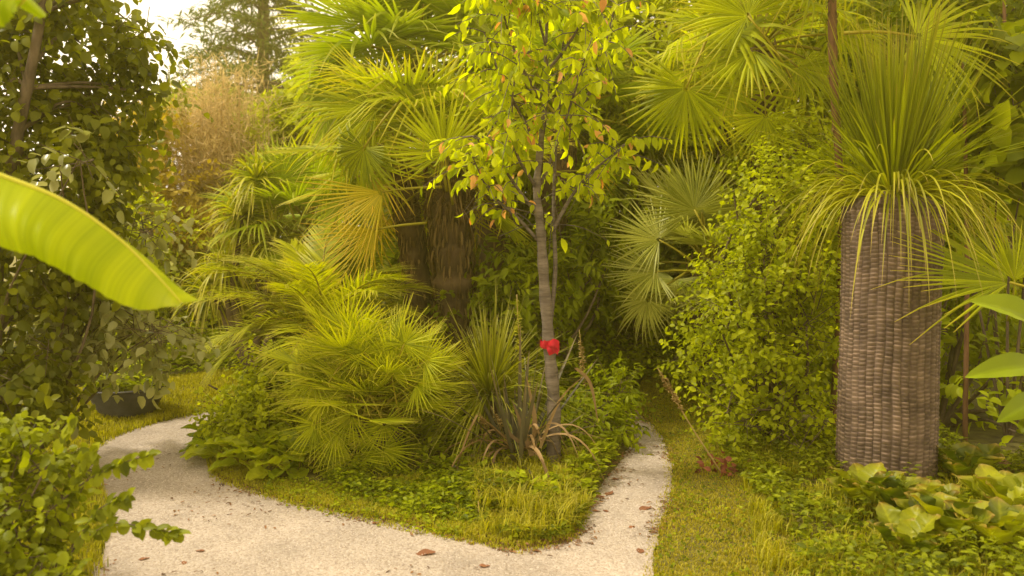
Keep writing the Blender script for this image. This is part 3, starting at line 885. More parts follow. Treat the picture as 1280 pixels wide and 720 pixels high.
# slender palm behind the grass tree
b = base_of(1046, 5.9)
root = thing('fan_palm', b, 'slender brown stemmed fan palm rising behind the grass tree', 'palm', 'fan palms on the right')
C = W(1040, -25, 5.7)
palm_trunk(root, [b, W(1052, 300, 5.9), W(1042, 100, 5.8), C], .028, 120, (.02, .06), 'bark_red')
palm_crown(root, C, K_big, 10, (80, 10), (.8, 1.0), az0=.6)
aimed_frond(root, K_hand, (1146, 46), (1230, 50), 5.2, -.1, .88, (.1, -.9, .5), K_hand.items[0])
# dwarf palm outside the right edge
b = base_of(1400, 4.5)
root = thing('fan_palm', b, 'fan leaf reaching in from the right edge across the scaly trunk', 'palm', 'fan palms on the right')
C = W(1400, 430, 4.5)
palm_trunk(root, [b, W(1400, 470, 4.5), C], .09, 150)
aimed_frond(root, K_side, (1262, 353), (1180, 318), 4.25, .06, .84, (-.25, -.55, .8), K_side.items[0])
aimed_frond(root, K_side, (1268, 350), (1278, 290), 4.3, .0, .45, FACE, K_side.items[0])
# dwarf fan palm clump
b = base_of(465, 5.25)
root = thing('dwarf_fan_palm', b, 'low bushy fan palm clump at the front of the island', 'palm')
C0 = b + np.array([0, 0, .12])
mb = MB()
for k in range(5):
    a = k * 1.26
    q = b + np.array([math.cos(a), math.sin(a), 0]) * .1
    tube(mb, [q - np.array([0, 0, .05]), q + np.array([0, 0, .12]), q + np.array([math.cos(a) * .08, math.sin(a) * .08, .22])], [.06, .055, .03], 9, 0, .3, bump=.06)
part(mb, 'trunk', M['fibre'], root)
for k in range(5):
    a = k * 1.26 + .3
    q = C0 + np.array([math.cos(a) * .16, math.sin(a) * .12, .12 + .1 * (k % 3)])
    palm_crown(root, q, K_dwf, 15, (86, 8), (.7, 1.05), az0=a)
for hp, tp in [((405, 560), (380, 596)), ((440, 572), (425, 606)), ((478, 562), (492, 604)), ((395, 530), (370, 545)), ((530, 450), (548, 420)), ((455, 440), (430, 400)), ((505, 430), (520, 385)), ((425, 490), (385, 470)), ((420, 540), (385, 560)), ((450, 545), (440, 590)),
               ((490, 470), (480, 420)), ((440, 520), (400, 520)), ((480, 530), (500, 570)), ((400, 500), (375, 540)), ((520, 480), (548, 460))]:
    aimed_frond(root, K_dwf, hp, tp, 4.95, -.06, .72, (random.uniform(-.2, .2), -.75, .65))

# feather palm
def feather(L=1.25, n=46, arch=.55):
    mb = MB()
    s = np.linspace(0, 1, 16)
    ang = R_(20) - s * arch * 1.9
    seg = L / 15
    y = np.concatenate([[0], np.cumsum(np.cos(ang[:-1]) * seg)]); z = np.concatenate([[0], np.cumsum(np.sin(ang[:-1]) * seg)])
    P = np.stack([0 * s, y, z], 1)
    tg = norm(np.gradient(P, axis=0)); up = np.stack([0 * s, -tg[:, 2], tg[:, 1]], 1)
    for k in range(n):
        f = .22 + .78 * (k + .5) / n
        i = min(int(f * 15), 14); u = f * 15 - i
        p = P[i] * (1 - u) + P[i + 1] * u
        ll = .40 * math.sin(PI * (.12 + .80 * (f - .22) / .78)) ** .6
        for sd in (-1, 1):
            fw = .5 + .9 * f + random.uniform(-.12, .12)
            d = norm(np.array([sd, 0, 0]) + tg[i] * fw + up[i] * (.25 + random.uniform(-.25, .25)))
            t = np.linspace(0, 1, 5)
            q = p + t[:, None] * d * ll * random.uniform(.9, 1.1)
            q[:, 2] -= random.uniform(.15, .5) * t ** 2 * ll
            ww = .0085 * np.array([.6, 1, .95, .65, .05])
            wdir = norm(np.cross(d, up[i]))
            V = np.stack([q - wdir * ww[:, None], q + wdir * ww[:, None]], 1).reshape(-1, 3)
            kk = np.arange(4)[:, None] * 2
            mb.add(V, [kk + np.array([0, 1, 3, 2])], 0, random.random(), np.repeat(t, 2))
    pm = MB(); tube(pm, P, .012 * (1.3 - s), 6)
    return mb.mesh('frond', M['feather']), pm.mesh('petiole', M['petiole'])
FE = [feather(1.2, 46, .55), feather(1.25, 48, .7), feather(1.1, 44, .85)]
b = base_of(400, 6.4)
root = thing('feather_palm', b, 'bushy palm with long arching feather leaves above the leafy shrub', 'palm')
C = W(405, 425, 6.4)
palm_trunk(root, [b, (b + C) / 2, C], .12, 200)
for k in range(22):
    az = k * 2.4 + random.uniform(-.3, .3); f = k / 24
    put_frond(root, FE[k % 3], C, frond_matrix(az, R_(72 - 75 * f), random.uniform(-.3, .3)), random.uniform(.65, .9))
for az, el, s in [(70, 28, .9), (95, 48, .9), (110, 10, .85), (80, 5, .85), (62, 52, .9), (-75, 45, .65), (120, 30, .85)]:
    put_frond(root, FE[k % 3], C, frond_matrix(R_(az), R_(el), random.uniform(-.3, .3)), s); k += 1

# strap-leaved heads
b = base_of(312, 8.2)
root = thing('cabbage_tree', b, 'branched plant with several drooping strap leaf heads left of the palms', 'cordyline')
mb = MB()
heads = [(303, 270), (283, 330), (345, 300), (320, 225), (262, 365), (375, 335)]
for hx, hy in heads:
    e = W(hx, hy, 8.2 + random.uniform(-.3, .3))
    P = curve([b, (b + e) / 2 + rng.standard_normal(3) * .08, e], 6)
    tube(mb, P, np.linspace(.05, .03, len(P)), 8, 0, bump=.05)
part(mb, 'trunk', M['bark'], root)
random.seed(5)
for hx, hy in heads:
    e = W(hx, hy, 8.1 + random.uniform(-.3, .3))
    mb = MB()
    straps(mb, e, 95, (.38, .6), .028, (-10, 85), (.15, .75), r0=.04, seg=8, fold=.25, pw=2.4)
    straps(mb, e, 40, (.34, .5), .028, (-55, 0), (.3, .6), r0=.04, seg=7, fold=.25)
    part(mb, 'leaf_head', M['cordyline'], root)

# ================================================================== RIBBON TREE
TY = 5.12
tb = W(692, 572, TY); tb[2] = gz1(tb[0], tb[1]) - .02
root = thing('young_tree', tb, 'slim young tree with red ribbon on its trunk and orange tinged leaves', 'tree')
mb = MB()
tr_px = [(692, 500), (686, 430), (680, 350), (676, 290), (671, 240), (676, 180), (682, 120), (683, 50), (685, -40)]
tp = curve([tb] + [W(a, c, TY) for a, c in tr_px], 10)
t = np.linspace(0, 1, len(tp))
tube(mb, tp, .042 * (1 - t) ** .95 + .006 + .003 * np.sin(t * 90), 14, 0, var=np.clip(.15 + .2 * (np.sin(t * 140) > .6), 0, 1), bump=.03)
br = []
def branch(pxs, r, dy=0.0):
    P = curve([W(a, c, TY + dy * k) for k, (a, c) in enumerate(pxs)], 7)
    tube(mb, P, np.linspace(r, r * .3, len(P)), 7, 0, var=.1)
    br.append(P)
branch([(686, 420), (694, 340), (692, 270), (694, 200), (700, 120), (705, 30)], .017, .03)
branch([(672, 300), (645, 270), (612, 240), (588, 190)], .012, -.04)
branch([(674, 270), (650, 240), (615, 190), (590, 170)], .014, -.05)
branch([(690, 290), (715, 245), (740, 215), (785, 178)], .014, .02)
branch([(678, 200), (655, 150), (625, 95), (605, 40)], .014, -.03)
branch([(695, 180), (730, 130), (755, 60), (770, 0)], .014, .03)
branch([(682, 130), (650, 80), (630, 20), (620, -30)], .012, -.06)
branch([(684, 90), (720, 40), (740, -20)], .012, -.05)
branch([(676, 230), (700, 170), (720, 110), (735, 60)], .012, -.12)
branch([(674, 240), (645, 190), (640, 130), (650, 60)], .012, -.12)
branch([(683, 60), (670, 10), (660, -40)], .010, -.1)
fm = MB()
LP, LA, LN = [], [], []
for P in br:
    n = len(P)
    for k in range(29):
        f = random.uniform(.35, 1.0)
        p0 = P[min(n - 1, int(f * n))]
        d = norm(rng.standard_normal(3) * np.array([1, 1, .6]) + np.array([0, 0, -.05]))
        l = random.uniform(.1, .36)
        e = p0 + d * l; e[2] -= .25 * l
        Q = curve([p0, (p0 + e) / 2 + np.array([0, 0, .03]), e], 4)
        tube(mb, Q, np.linspace(.004, .0015, len(Q)), 4, 0, var=.1, cap=False)
        for q in range(8):
            u = (q + 1) / 8
            LP.append(Q[min(len(Q) - 1, int(u * len(Q)))])
            LA.append(d * .4 + np.array([0, 0, -.75]) + rng.standard_normal(3) * .45)
            LN.append(np.array([0, -.6, .6]) + rng.standard_normal(3) * .6)
LP, LA, LN = map(np.array, (LP, LA, LN))
zcut = W(0, 238, TY)[2]
kp = (LP[:, 2] > zcut + rng.standard_normal(len(LP)) * .06) | (rng.random(len(LP)) < .22)
LP, LA, LN = LP[kp], LA[kp], LN[kp]
org = rng.random(len(LP)) < .055
sz = rng.uniform(.45, 1.25, len(LP))
for mk, mi in ((~org, 0), (org, 1)):
    add_leaves(fm, LP[mk], LA[mk], LN[mk], .082 * sz[mk], .038 * sz[mk], 'detail', mi)
part(mb, 'trunk', M['bark_pale'], root)
part(fm, 'crown', [M['tree'], M['orange']], root)

# ribbon: two wraps and a loose bow
rb = W(684, 430, TY)
root = thing('ribbon', rb, 'bright red ribbon tied in a bow round the slim trunk', 'ribbon')
mb = MB()
th = np.linspace(0, 2 * PI, 25)
for k, (dz, rr) in enumerate(((0, .044), (.012, .047))):
    ring = np.stack([rb[0] + rr * np.cos(th), rb[1] + rr * np.sin(th), rb[2] + dz + .008 * np.sin(th + k)], 1)
    lo = ring.copy(); hi = ring.copy(); lo[:, 2] -= .019; hi[:, 2] += .019
    V = np.stack([lo, hi], 1).reshape(-1, 3); kk = np.arange(24)[:, None] * 2
    mb.add(V, [kk + np.array([0, 2, 3, 1])])
part(mb, 'band', M['ribbon'], root)
mb = MB()
def flat_strip(P, wv, width):
    P = curve(P, 6); wv = np.array(wv, float)
    ww = np.interp(np.linspace(0, 1, len(P)), np.linspace(0, 1, len(width)), width)
    V = np.stack([P - wv * ww[:, None], P + wv * ww[:, None]], 1).reshape(-1, 3); kk = np.arange(len(P) - 1)[:, None] * 2
    mb.add(V, [kk + np.array([0, 2, 3, 1])])
k0 = rb + np.array([.0, -.052, 0])
flat_strip([k0, k0 + [.035, -.03, .02], k0 + [.075, -.01, -.005], k0 + [.04, .0, -.03], k0], (0, .2, 1), [.012, .024, .028, .024, .012])
flat_strip([k0, k0 + [-.022, -.012, .02], k0 + [-.034, -.004, .012]], (.2, .2, 1), [.014, .014, .008])
flat_strip([k0, k0 + [.04, -.01, -.02], k0 + [.07, 0, -.045]], (.3, .2, .9), [.012, .017, .02])
flat_strip([k0, k0 + [.01, -.02, -.03], k0 + [.025, -.01, -.06]], (.8, .2, .3), [.012, .016, .018])
part(mb, 'bow', M['ribbon'], root)

# ================================================================== ISLAND UNDERSTOREY
# spiky tuft
b = base_of(612, 5.55)
root = thing('spiky_yucca', b, 'round tuft of thin spiky grey green leaves below the shaggy trunk', 'yucca')
mb = MB(); tube(mb, [b - [0, 0, .05], b + [0, 0, .15], b + [0, 0, .3]], [.09, .09, .05], 10, 0, .2, bump=.06)
part(mb, 'stem', M['fibre'], root)
mb = MB()
straps(mb, b + [0, 0, .36], 460, (.6, .95), .010, (-15, 88), (.1, .6), r0=.05, seg=7, fold=.4)
part(mb, 'leaf_rosette', M['spike'], root)
# flax: purple-brown upright leaves and dead bent ones
b = base_of(648, 5.1)
root = thing('flax_plant', b, 'dark purple brown strap leaved clump with dead leaves bent to the grass', 'flax')
mb = MB()
straps(mb, b, 30, (.5, 1.1), .032, (40, 86), (.0, .45), r0=.07, seg=9, fold=.2)
straps(mb, b, 9, (.4, .7), .032, (15, 45), (.1, .5), r0=.06, seg=9, fold=.2)
part(mb, 'upright_leaves', M['flax'], root)['label'] = 'dark upright strap leaves'
mb = MB()
def dead(pxs, w, Y=5.0):
    P = curve([W(a, c, min(Y, 1500 / max(c - 294, 1) * .94) + .02 * random.uniform(-1, 1)) for a, c in pxs], 6); P[:, 2] = np.maximum(P[:, 2], .085)
    n = len(P); tt = np.linspace(0, 1, n)
    sd = norm(np.array([1, .3, .1])); ww = w * np.clip(1.05 - tt ** 2.5, .08, 1) / 2
    nn = np.array([0, -1, .3]) * .3
    V = np.stack([P - sd * ww[:, None], P + nn * ww[:, None], P + sd * ww[:, None]], 1).reshape(-1, 3)
    k = np.arange(n - 1)[:, None] * 3
    mb.add(V, [np.concatenate([k + np.array([0, 1, 4, 3]), k + np.array([1, 2, 5, 4])])], 0, random.random(), np.repeat(tt, 3))
for pxs, w in [([(640, 560), (615, 565), (600, 590), (598, 640)], .03), ([(660, 560), (640, 545), (630, 530)], .035), ([(665, 570), (655, 540), (640, 500)], .035),
               ([(668, 560), (668, 520), (658, 470)], .034), ([(690, 545), (720, 540), (760, 550)], .02), ([(720, 460), (738, 480), (748, 530)], .026), ([(675, 560), (700, 500), (735, 465)], .024)]:
    dead(pxs, w)
fb = np.array([b[0], b[1], b[2] + .10])
for za, zb in ((PI * 1.0, PI * 1.36), (PI * 1.62, PI * 2.0)):
    straps(mb, fb, 8, (.55, 1.2), .027, (22, 66), (.6, 1.05), az=(za, zb), r0=.05, seg=14, fold=.25, pw=2.2, kink=.15)
straps(mb, fb, 6, (.4, .7), .024, (30, 65), (.6, 1.1), az=(-.3, PI + .3), r0=.05, seg=12, fold=.2, pw=2.2, kink=.4)
part(mb, 'dead_leaves', M['deadstrap'], root)['label'] = 'dry tan leaves folded down'

def spike(px0, py0, px1, py1, Y, hl, r, label, group='dried flower spikes', hm='seed'):
    b0 = W(px0, py0, Y); e = W(px1, py1, Y)
    b0[2] = gz1(b0[0], b0[1]) - .02
    root = thing('flower_spike', b0, label, 'flower spike', group)
    mb = MB(); P = curve([b0, (b0 + e) / 2 + rng.standard_normal(3) * .015, e], 8)
    tube(mb, P, np.linspace(.006, .003, len(P)), 6)
    part(mb, 'stem', M['seed'], root)
    mb = MB(); n = 150
    f = 1 - hl * rng.random(n)
    Q = np.array([P[min(len(P) - 1, int(x * (len(P) - 1)))] for x in f]) + (rng.random((n, 1)) - .5) * (P[-1] - P[0])[None] * .05
    a = rng.random(n) * 2 * PI
    A = np.stack([np.cos(a), np.sin(a), rng.uniform(-.1, .8, n)], 1)
    taper = np.clip((1.03 - f) / hl * 2.5, .35, 1)
    add_leaves(mb, Q, A, np.array([0, 0, 1.]) + rng.standard_normal((n, 3)) * .3, r * taper * 1.3, r * taper * .8, 'detail')
    part(mb, 'seed_head', M[hm], root)
spike(612, 630, 599, 515, 5.2, .55, .028, 'tallest dry seed spike left of the flax, upright in the grass')
spike(650, 610, 614, 508, 5.3, .7, .028, 'dry seed spike leaning left, beside the flax leaves')
spike(590, 628, 579, 548, 5.2, .5, .024, 'shortest dry seed spike at the left of the group')
spike(640, 560, 646, 368, 5.7, .55, .03, 'tall pale green flower spike left of the ribbon', hm='cordyline')
spike(742, 580, 724, 412, 6.1, .5, .024, 'thin brown flower spike right of the ribbon')
spike(905, 590, 822, 460, 5.0, .35, .022, 'long dead flower stalk leaning over the grass lane')

# leafy shrub behind the tree (glossy)
shrub('laurel_shrub', 'glossy green shrub between the shaggy trunk and the ribbon tree', 'shrub', gp(640, 6.9),
      [bl(642, 400, 6.9, 34, 60), bl(628, 350, 7.0, 20, 40), bl(660, 370, 7.1, 35, 55), bl(650, 470, 6.7, 45, 40), bl(725, 360, 7.4, 45, 60), bl(740, 300, 7.8, 50, 60)], 'mid', 420, 8, .12, .045, 'detail', .3, twigs=4)
shrub('laurel_shrub', 'small leafy bush right of the flax with grass below', 'shrub', gp(745, 5.7),
      [bl(745, 540, 5.7, 40, 45), bl(760, 500, 6.0, 35, 40), bl(720, 560, 5.5, 35, 30)], 'mid', 260, 7, .07, .03, 'detail', .2, twigs=4)
# left island shrub
shrub('leafy_shrub', 'small leaved green shrub below the feather palm at the path bend', 'shrub', gp(335, 5.9),
      [bl(335, 490, 5.9, 62, 60, 50), bl(298, 515, 5.8, 32, 45, 35), bl(385, 495, 5.9, 55, 55, 45), bl(330, 548, 5.5, 55, 38, 35), bl(375, 555, 5.4, 35, 40, 30), bl(290, 560, 5.6, 25, 30, 25)], 'bright', 2500, 7, .048, .032, 'detail', .2, gap=.38, twigs=8)
# ivy at trunk foot
shrub('trunk_climber', 'leafy climber growing up the shaggy brown trunk', 'climber', gp(545, 6.7),
      [bl(550, 420, 6.75, 10, 50, 10), bl(530, 480, 6.6, 45, 30, 25), bl(508, 350, 7.5, 8, 50, 8)], 'mid', 110, 6, .07, .05, 'detail', .14, stem_r=.008)

# broad-leaf clumps along the island front
def broad_plant(name, label, px, Y, n, L, w, mat, cat, group, lift=.04, kind='round', spread=.1, el=(5, 75), pet=.6, upr=0.0):
    x, y = gp(px, Y); z = gz1(x, y)
    root = thing(name, (x, y, z), label, cat, group)
    lm = MB(); st = MB()
    for k in range(n):
        a = k * 2.4 + random.uniform(-.4, .4); e = R_(random.uniform(*el)); l = L * random.uniform(.7, 1.15)
        hd = np.array([math.cos(a), math.sin(a), 0])
        b0 = np.array([x, y, z]) + hd * spread * random.random()
        d = hd * math.cos(e) + np.array([0, 0, math.sin(e)])
        p1 = b0 + d * l * pet
        tube(st, [b0 - [0, 0, .02], b0 + d * l * pet * .5 + [0, 0, .01], p1], [.006, .005, .004], 5, 0, cap=False)
        ax = norm(hd * (.9 - upr) + np.array([0, 0, math.sin(e) * .9 - .1 + upr]))
        nn = norm(np.array([0, 0, 1.]) - hd * .35 * random.random() + rng.standard_normal(3) * .2)
        # broad ruffled blade, 5 x 7 grid
        X = norm(np.cross(ax, nn)); Z = np.cross(X, ax)
        NR, NC = 22, 13
        ts = np.linspace(0, 1, NR); us = np.linspace(-1, 1, NC)
        wp = np.sin(PI * np.clip(ts, .0, 1) ** (.75 if kind == 'round' else .9)) ** .6; wp[0] = .12; wp[-1] = .12
        ph = random.random() * 6; v0 = random.random() * .8; lob = random.uniform(.02, .06)
        V = []; VR = []
        for ti, wq in zip(ts, wp):
            for u in us:
                au = abs(u)
                vein = max(0, 1 - au * 7) + .6 * max(0, math.sin(ti * 30 - au * 9)) ** 6 * (1 - au * .6)
                zoff = -.28 * ti * ti * l + .20 * au ** 1.5 * wq * w + .07 * w * math.sin(ti * 13 + ph + u * 3) * au + .02 * w * math.sin(ti * 30 - au * 9) * (1 - au)
                wr = wq * (1 + lob * math.sin(ti * 37 + ph) * (au > .9))
                V.append(p1 + ax * ti * l + X * (u * wr * w / 2) + Z * zoff)
                VR.append(min(1, v0 + .28 * vein - .1 * au))
        i = (np.arange(NR - 1)[:, None] * NC + np.arange(NC - 1)[None]).ravel()
        lm.add(np.array(V), [np.stack([i, i + 1, i + NC + 1, i + NC], 1)], 0, np.array(VR), np.repeat(ts, NC))
    part(st, 'stalks', M['petiole'], root)
    part(lm, 'leaves', M[mat], root)
    return root

GA = 'broad leaved clumps along the path bend'
for px, Y, lb in [(276, 5.6, 'pale broad leaved clump nearest the path bend'), (296, 5.3, 'pale broad leaved clump second from the path bend'), (328, 5.15, 'pale broad leaved clump in the middle of the front row'),
                  (368, 5.1, 'pale broad leaved clump touching the low fan palm'), (318, 5.6, 'broad leaved clump behind the front row below the shrub')]:
    broad_plant('acanthus_plant', lb, px, Y, 20, .19, .14, 'acanthus', 'leafy plant', GA, kind='long', el=(5, 75))

GB = 'bergenia clumps on the right bank'
for px, Y, lb, s in [(1095, 4.15, 'bergenia in front of the left foot of the scaly trunk', 1.0), (1142, 3.95, 'bergenia clump with yellowing leaf in front of the scaly trunk', 1.0), (1200, 3.65, 'large leaved bergenia at the bottom right', 1.1),
                     (1262, 3.5, 'bergenia clump nearest the bottom right corner', 1.0), (1212, 4.6, 'dark bergenia clump below the red stone', 1.0), (1265, 4.0, 'bergenia clump at the right edge', 1.05), (1150, 3.5, 'low bergenia clump at the bottom among weeds', .8)]:
    broad_plant('bergenia', lb, px, Y, 15, .145 * s, .15 * s, 'bergenia', 'bergenia', GB, kind='round', el=(40, 85), pet=.8, upr=.3)

# large upright leaves at the right edge
x, y = gp(1310, 4.1)
root = thing('canna_plant', (x, y, gz1(x, y)), 'tall plant with large pale green leaves at the right edge', 'plant')
mb = MB(); tube(mb, [(x, y, gz1(x, y) - .03), (x, y, .6), W(1305, 340, 4.1)], [.02, .018, .01], 8)
part(mb, 'stem', M['petiole'], root)
def big_leaf(mb, base, tip, w, nn, bend=.1, rows=14, rag=0, var=.5, asym=1.0):
    base = np.asarray(base, float); tip = np.asarray(tip, float)
    ax = tip - base; l = np.linalg.norm(ax); ax = ax / l
    X = norm(np.cross(ax, nn)); Z = np.cross(X, ax)
    ts = np.linspace(0, 1, rows); us = np.linspace(-1, 1, 9)
    V = []
    for ti in ts:
        wq = max(.03, math.sin(PI * ti ** .8) ** .7)
        for u in us:
            V.append(base + ax * ti * l + Z * (bend * l * math.sin(PI * ti)) + X * (u * wq * w / 2) + Z * (.25 * w * wq * abs(u) + .012 * w * math.sin(ti * 40 + u)))
    i = (np.arange(rows - 1)[:, None] * 9 + np.arange(8)[None]).ravel()
    mb.add(np.array(V), [np.stack([i, i + 1, i + 10, i + 9], 1)], 0, var, np.repeat(ts, 9))
for bp, tp_, w in [((1300, 415), (1212, 377), .17), ((1300, 460), (1206, 472), .14), ((1302, 500), (1246, 528), .13), ((1302, 420), (1340, 330), .15)]:
    mb = MB(); big_leaf(mb, W(bp[0], bp[1], 4.1), W(tp_[0], tp_[1], 3.95), w, (0, -.8, .7), .08, var=.35)
    part(mb, 'leaf', M['broad'], root)

# ================================================================== RIGHT THICKET
shrub('vine_thicket', 'column of bright yellow green climbing leaves left of the scaly trunk', 'climber', gp(960, 5.9),
      [bl(950, 420, 5.7, 60, 90, 45), bl(990, 480, 5.5, 48, 70, 40), bl(960, 320, 5.9, 60, 70, 50), bl(915, 390, 6.0, 40, 50, 40), bl(930, 520, 5.5, 40, 50, 35), bl(1000, 560, 5.2, 40, 45, 35), bl(1010, 400, 5.6, 30, 70, 35), bl(975, 250, 6.1, 50, 55, 45), bl(1015, 300, 5.9, 45, 70, 40), bl(890, 460, 6.3, 40, 45, 35), bl(1020, 200, 6.3, 50, 60, 40)],
      'bright', 3300, 8, .052, .036, 'detail', .32, gap=.50, twigs=5, gs=5, shell=.55)
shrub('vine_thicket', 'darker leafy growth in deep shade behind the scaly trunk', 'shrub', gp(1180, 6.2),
      [bl(1200, 480, 6.2, 90, 100), bl(1240, 380, 6.2, 80, 80), bl(1190, 300, 6.6, 80, 90), bl(1060, 400, 6.6, 70, 120), bl(1270, 540, 5.5, 60, 50)], 'mid', 1100, 8, .10, .055, 'detail', .3, gap=.4)
shrub('large_leaf_vine', 'large leaved vine hanging at the upper right edge', 'climber', gp(1270, 5.6),
      [bl(1255, 130, 5.6, 45, 60, 30), bl(1275, 200, 5.6, 40, 50, 30), bl(1235, 80, 5.9, 40, 40, 30)], 'mid', 110, 6, .17, .13, 'round', .3, stem_r=.012, twigs=2)
# slim poles
for px, Y, top, lb in [(1212, 5.6, 70, 'slim straight red brown sapling stem right of the scaly trunk'), (1262, 6.6, -60, 'thin dark sapling stem close to the right edge')]:
    b = base_of(px + 3, Y)
    root = thing('sapling', b, lb, 'sapling')
    e = W(px - 8, top, Y)
    mb = MB(); P = curve([b - [0, 0, .05], (b + e) / 2 + [.02, 0, 0], e], 8); tube(mb, P, np.linspace(.018, .012, len(P)), 8)
    part(mb, 'trunk', M['bark_red'], root)
    fm = MB(); p = W(px - 8, top - 20, Y)
    blob_leaves(fm, [(p[0], p[1], p[2], .35, .3, .3), (p[0] - .15, p[1], p[2] + .35, .35, .3, .3)], 90, 7, .09, .045, 'detail', tw=.25)
    part(fm, 'crown', M['mid'], root)

# ================================================================== BACKGROUND TREES, RIGHT AND CENTRE
GT = 'trees closing off the background'
def tree(label, px, Y, blobs, mat, n, ll=.11, lw=.06, lpt=9, tr=.09, kind='simple', gap=.3, name='broadleaf_tree', tw=.4, group=GT, gs=1.6, lean=0, bark='bark', top=None, droop=.25, shell=.4):
    x, y = gp(px, Y)
    B = np.array(blobs, float)
    zt = top if top is not None else B[:, 2].max()
    base = np.array([x, y, gz1(x, y) - .05])
    trunk = [base, base * .55 + np.array([x + lean * .4, y, zt]) * .45, np.array([x + lean, y, zt])]
    return shrub(name, label, 'tree', (x, y), blobs, mat, n, lpt, ll, lw, kind, tw, gap, group, bark, tr * .6, .3, droop, trunk, shell, ('trunk', 'crown'), None, gs, trunk_r=(tr, tr * .3))

tree('dense green tree behind the silvery palm', 800, 10.5, [bl(800, 250, 10.5, 110, 110), bl(760, 120, 10.8, 110, 110), bl(850, 330, 10, 90, 80), bl(720, 330, 10.2, 80, 90)], 'mid', 2600, .13, .06)
tree('leafy yellow green tree filling the top right behind the fan leaves', 900, 9.5, [bl(900, 130, 9.5, 120, 120), bl(830, 30, 9.8, 120, 100), bl(980, 30, 9.5, 110, 90), bl(940, 260, 9.2, 80, 80)], 'bright', 2600, .12, .055)
tree('dark evergreen tree in the upper right corner', 1180, 8.4, [bl(1180, 150, 8.4, 140, 130), bl(1100, 30, 8.6, 120, 100), bl(1260, 20, 8.2, 120, 110), bl(1280, 280, 8.0, 100, 120), bl(1100, 290, 8.3, 90, 110)], 'mid', 3200, .13, .065)
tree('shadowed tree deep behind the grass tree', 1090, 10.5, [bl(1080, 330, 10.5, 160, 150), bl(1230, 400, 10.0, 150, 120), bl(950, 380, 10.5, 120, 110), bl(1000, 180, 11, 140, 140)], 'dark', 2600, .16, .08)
tree('yellow green tree behind the crown of the ribbon tree', 690, 10.2, [bl(690, 60, 10.2, 120, 110), bl(640, -40, 10.4, 120, 90), bl(760, -10, 10.2, 110, 90), bl(620, 160, 10.4, 80, 90)], 'bright', 2300, .12, .055)
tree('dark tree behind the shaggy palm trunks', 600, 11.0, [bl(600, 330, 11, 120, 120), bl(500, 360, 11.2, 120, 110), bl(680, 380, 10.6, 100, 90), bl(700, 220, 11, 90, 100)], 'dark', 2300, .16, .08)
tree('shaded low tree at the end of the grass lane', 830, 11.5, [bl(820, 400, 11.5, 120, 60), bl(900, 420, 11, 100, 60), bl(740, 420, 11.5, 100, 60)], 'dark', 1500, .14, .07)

tree('far dark tree closing the gap above the silvery palm', 790, 14.5, [bl(790, 200, 14.5, 150, 130), bl(700, 60, 14.5, 130, 110), bl(860, 40, 14.5, 140, 120), bl(640, 250, 14.5, 100, 120), bl(880, 320, 14.5, 120, 100)], 'mid', 3400, .20, .11, gap=.05)
tree('far dark tree closing the gap behind the scaly trunk', 1120, 13.5, [bl(1120, 120, 13.5, 170, 150), bl(1010, 280, 13.5, 130, 130), bl(1250, 250, 13.5, 140, 150), bl(1020, 10, 13.5, 130, 110), bl(1240, 10, 13.5, 130, 110)], 'dark', 3400, .20, .11, gap=.05)
tree('far dark tree behind the drooping yellow fronds', 470, 14.0, [bl(470, 300, 14, 110, 110), bl(400, 350, 14, 90, 90), bl(540, 200, 14, 90, 110), bl(340, 380, 14, 70, 70), bl(450, 200, 14, 60, 60)], 'mid', 2400, .18, .10, gap=.05)

# ================================================================== LEFT BACKGROUND
tree('tall dark conifer against the white sky', 325, 24, [bl(325, 60, 24, 4, 4)], 'conifer', 2, .1, .05, tr=.28, name='far_trunk', top=9.2) if False else None
# conifer with tiered branches
b = base_of(327, 22)
root = thing('conifer_tree', b, 'tall hazy conifer with bare tiers against the white sky', 'tree', GT)
mb = MB(); topc = W(330, -260, 22)
tube(mb, [b, (b + topc) / 2, topc], [.22, .16, .03], 10, 0, .2)
fm = MB()
for k in range(78):
    f = .32 + .66 * k / 78
    p = b + (topc - b) * f
    a = k * 2.4 + random.uniform(-.4, .4); l = 3.1 * (1.02 - f) * random.uniform(.6, 1.25) + .3
    hd = np.array([math.cos(a), math.sin(a), 0])
    P = np.array([p, p + hd * l * .5 + [0, 0, .12 * l], p + hd * l - [0, 0, .05 * l]])
    P = curve(P, 6); tube(mb, P, np.linspace(.04, .008, len(P)), 5, 0, .2, cap=False)
    m = int(125 * l)
    ii = rng.integers(2, len(P), m)
    Q = P[ii] + rng.standard_normal((m, 3)) * np.array([.22, .22, .07])
    A = hd + rng.standard_normal((m, 3)) * .6 + np.array([0, 0, -.3])
    add_leaves(fm, Q, A, np.array([0, 0, 1.]) + rng.standard_normal((m, 3)) * .3, .30 * rng.uniform(.6, 1.2, m), .06, 'simple')
part(mb, 'trunk', M['bark'], root)
part(fm, 'crown', M['conifer'], root)

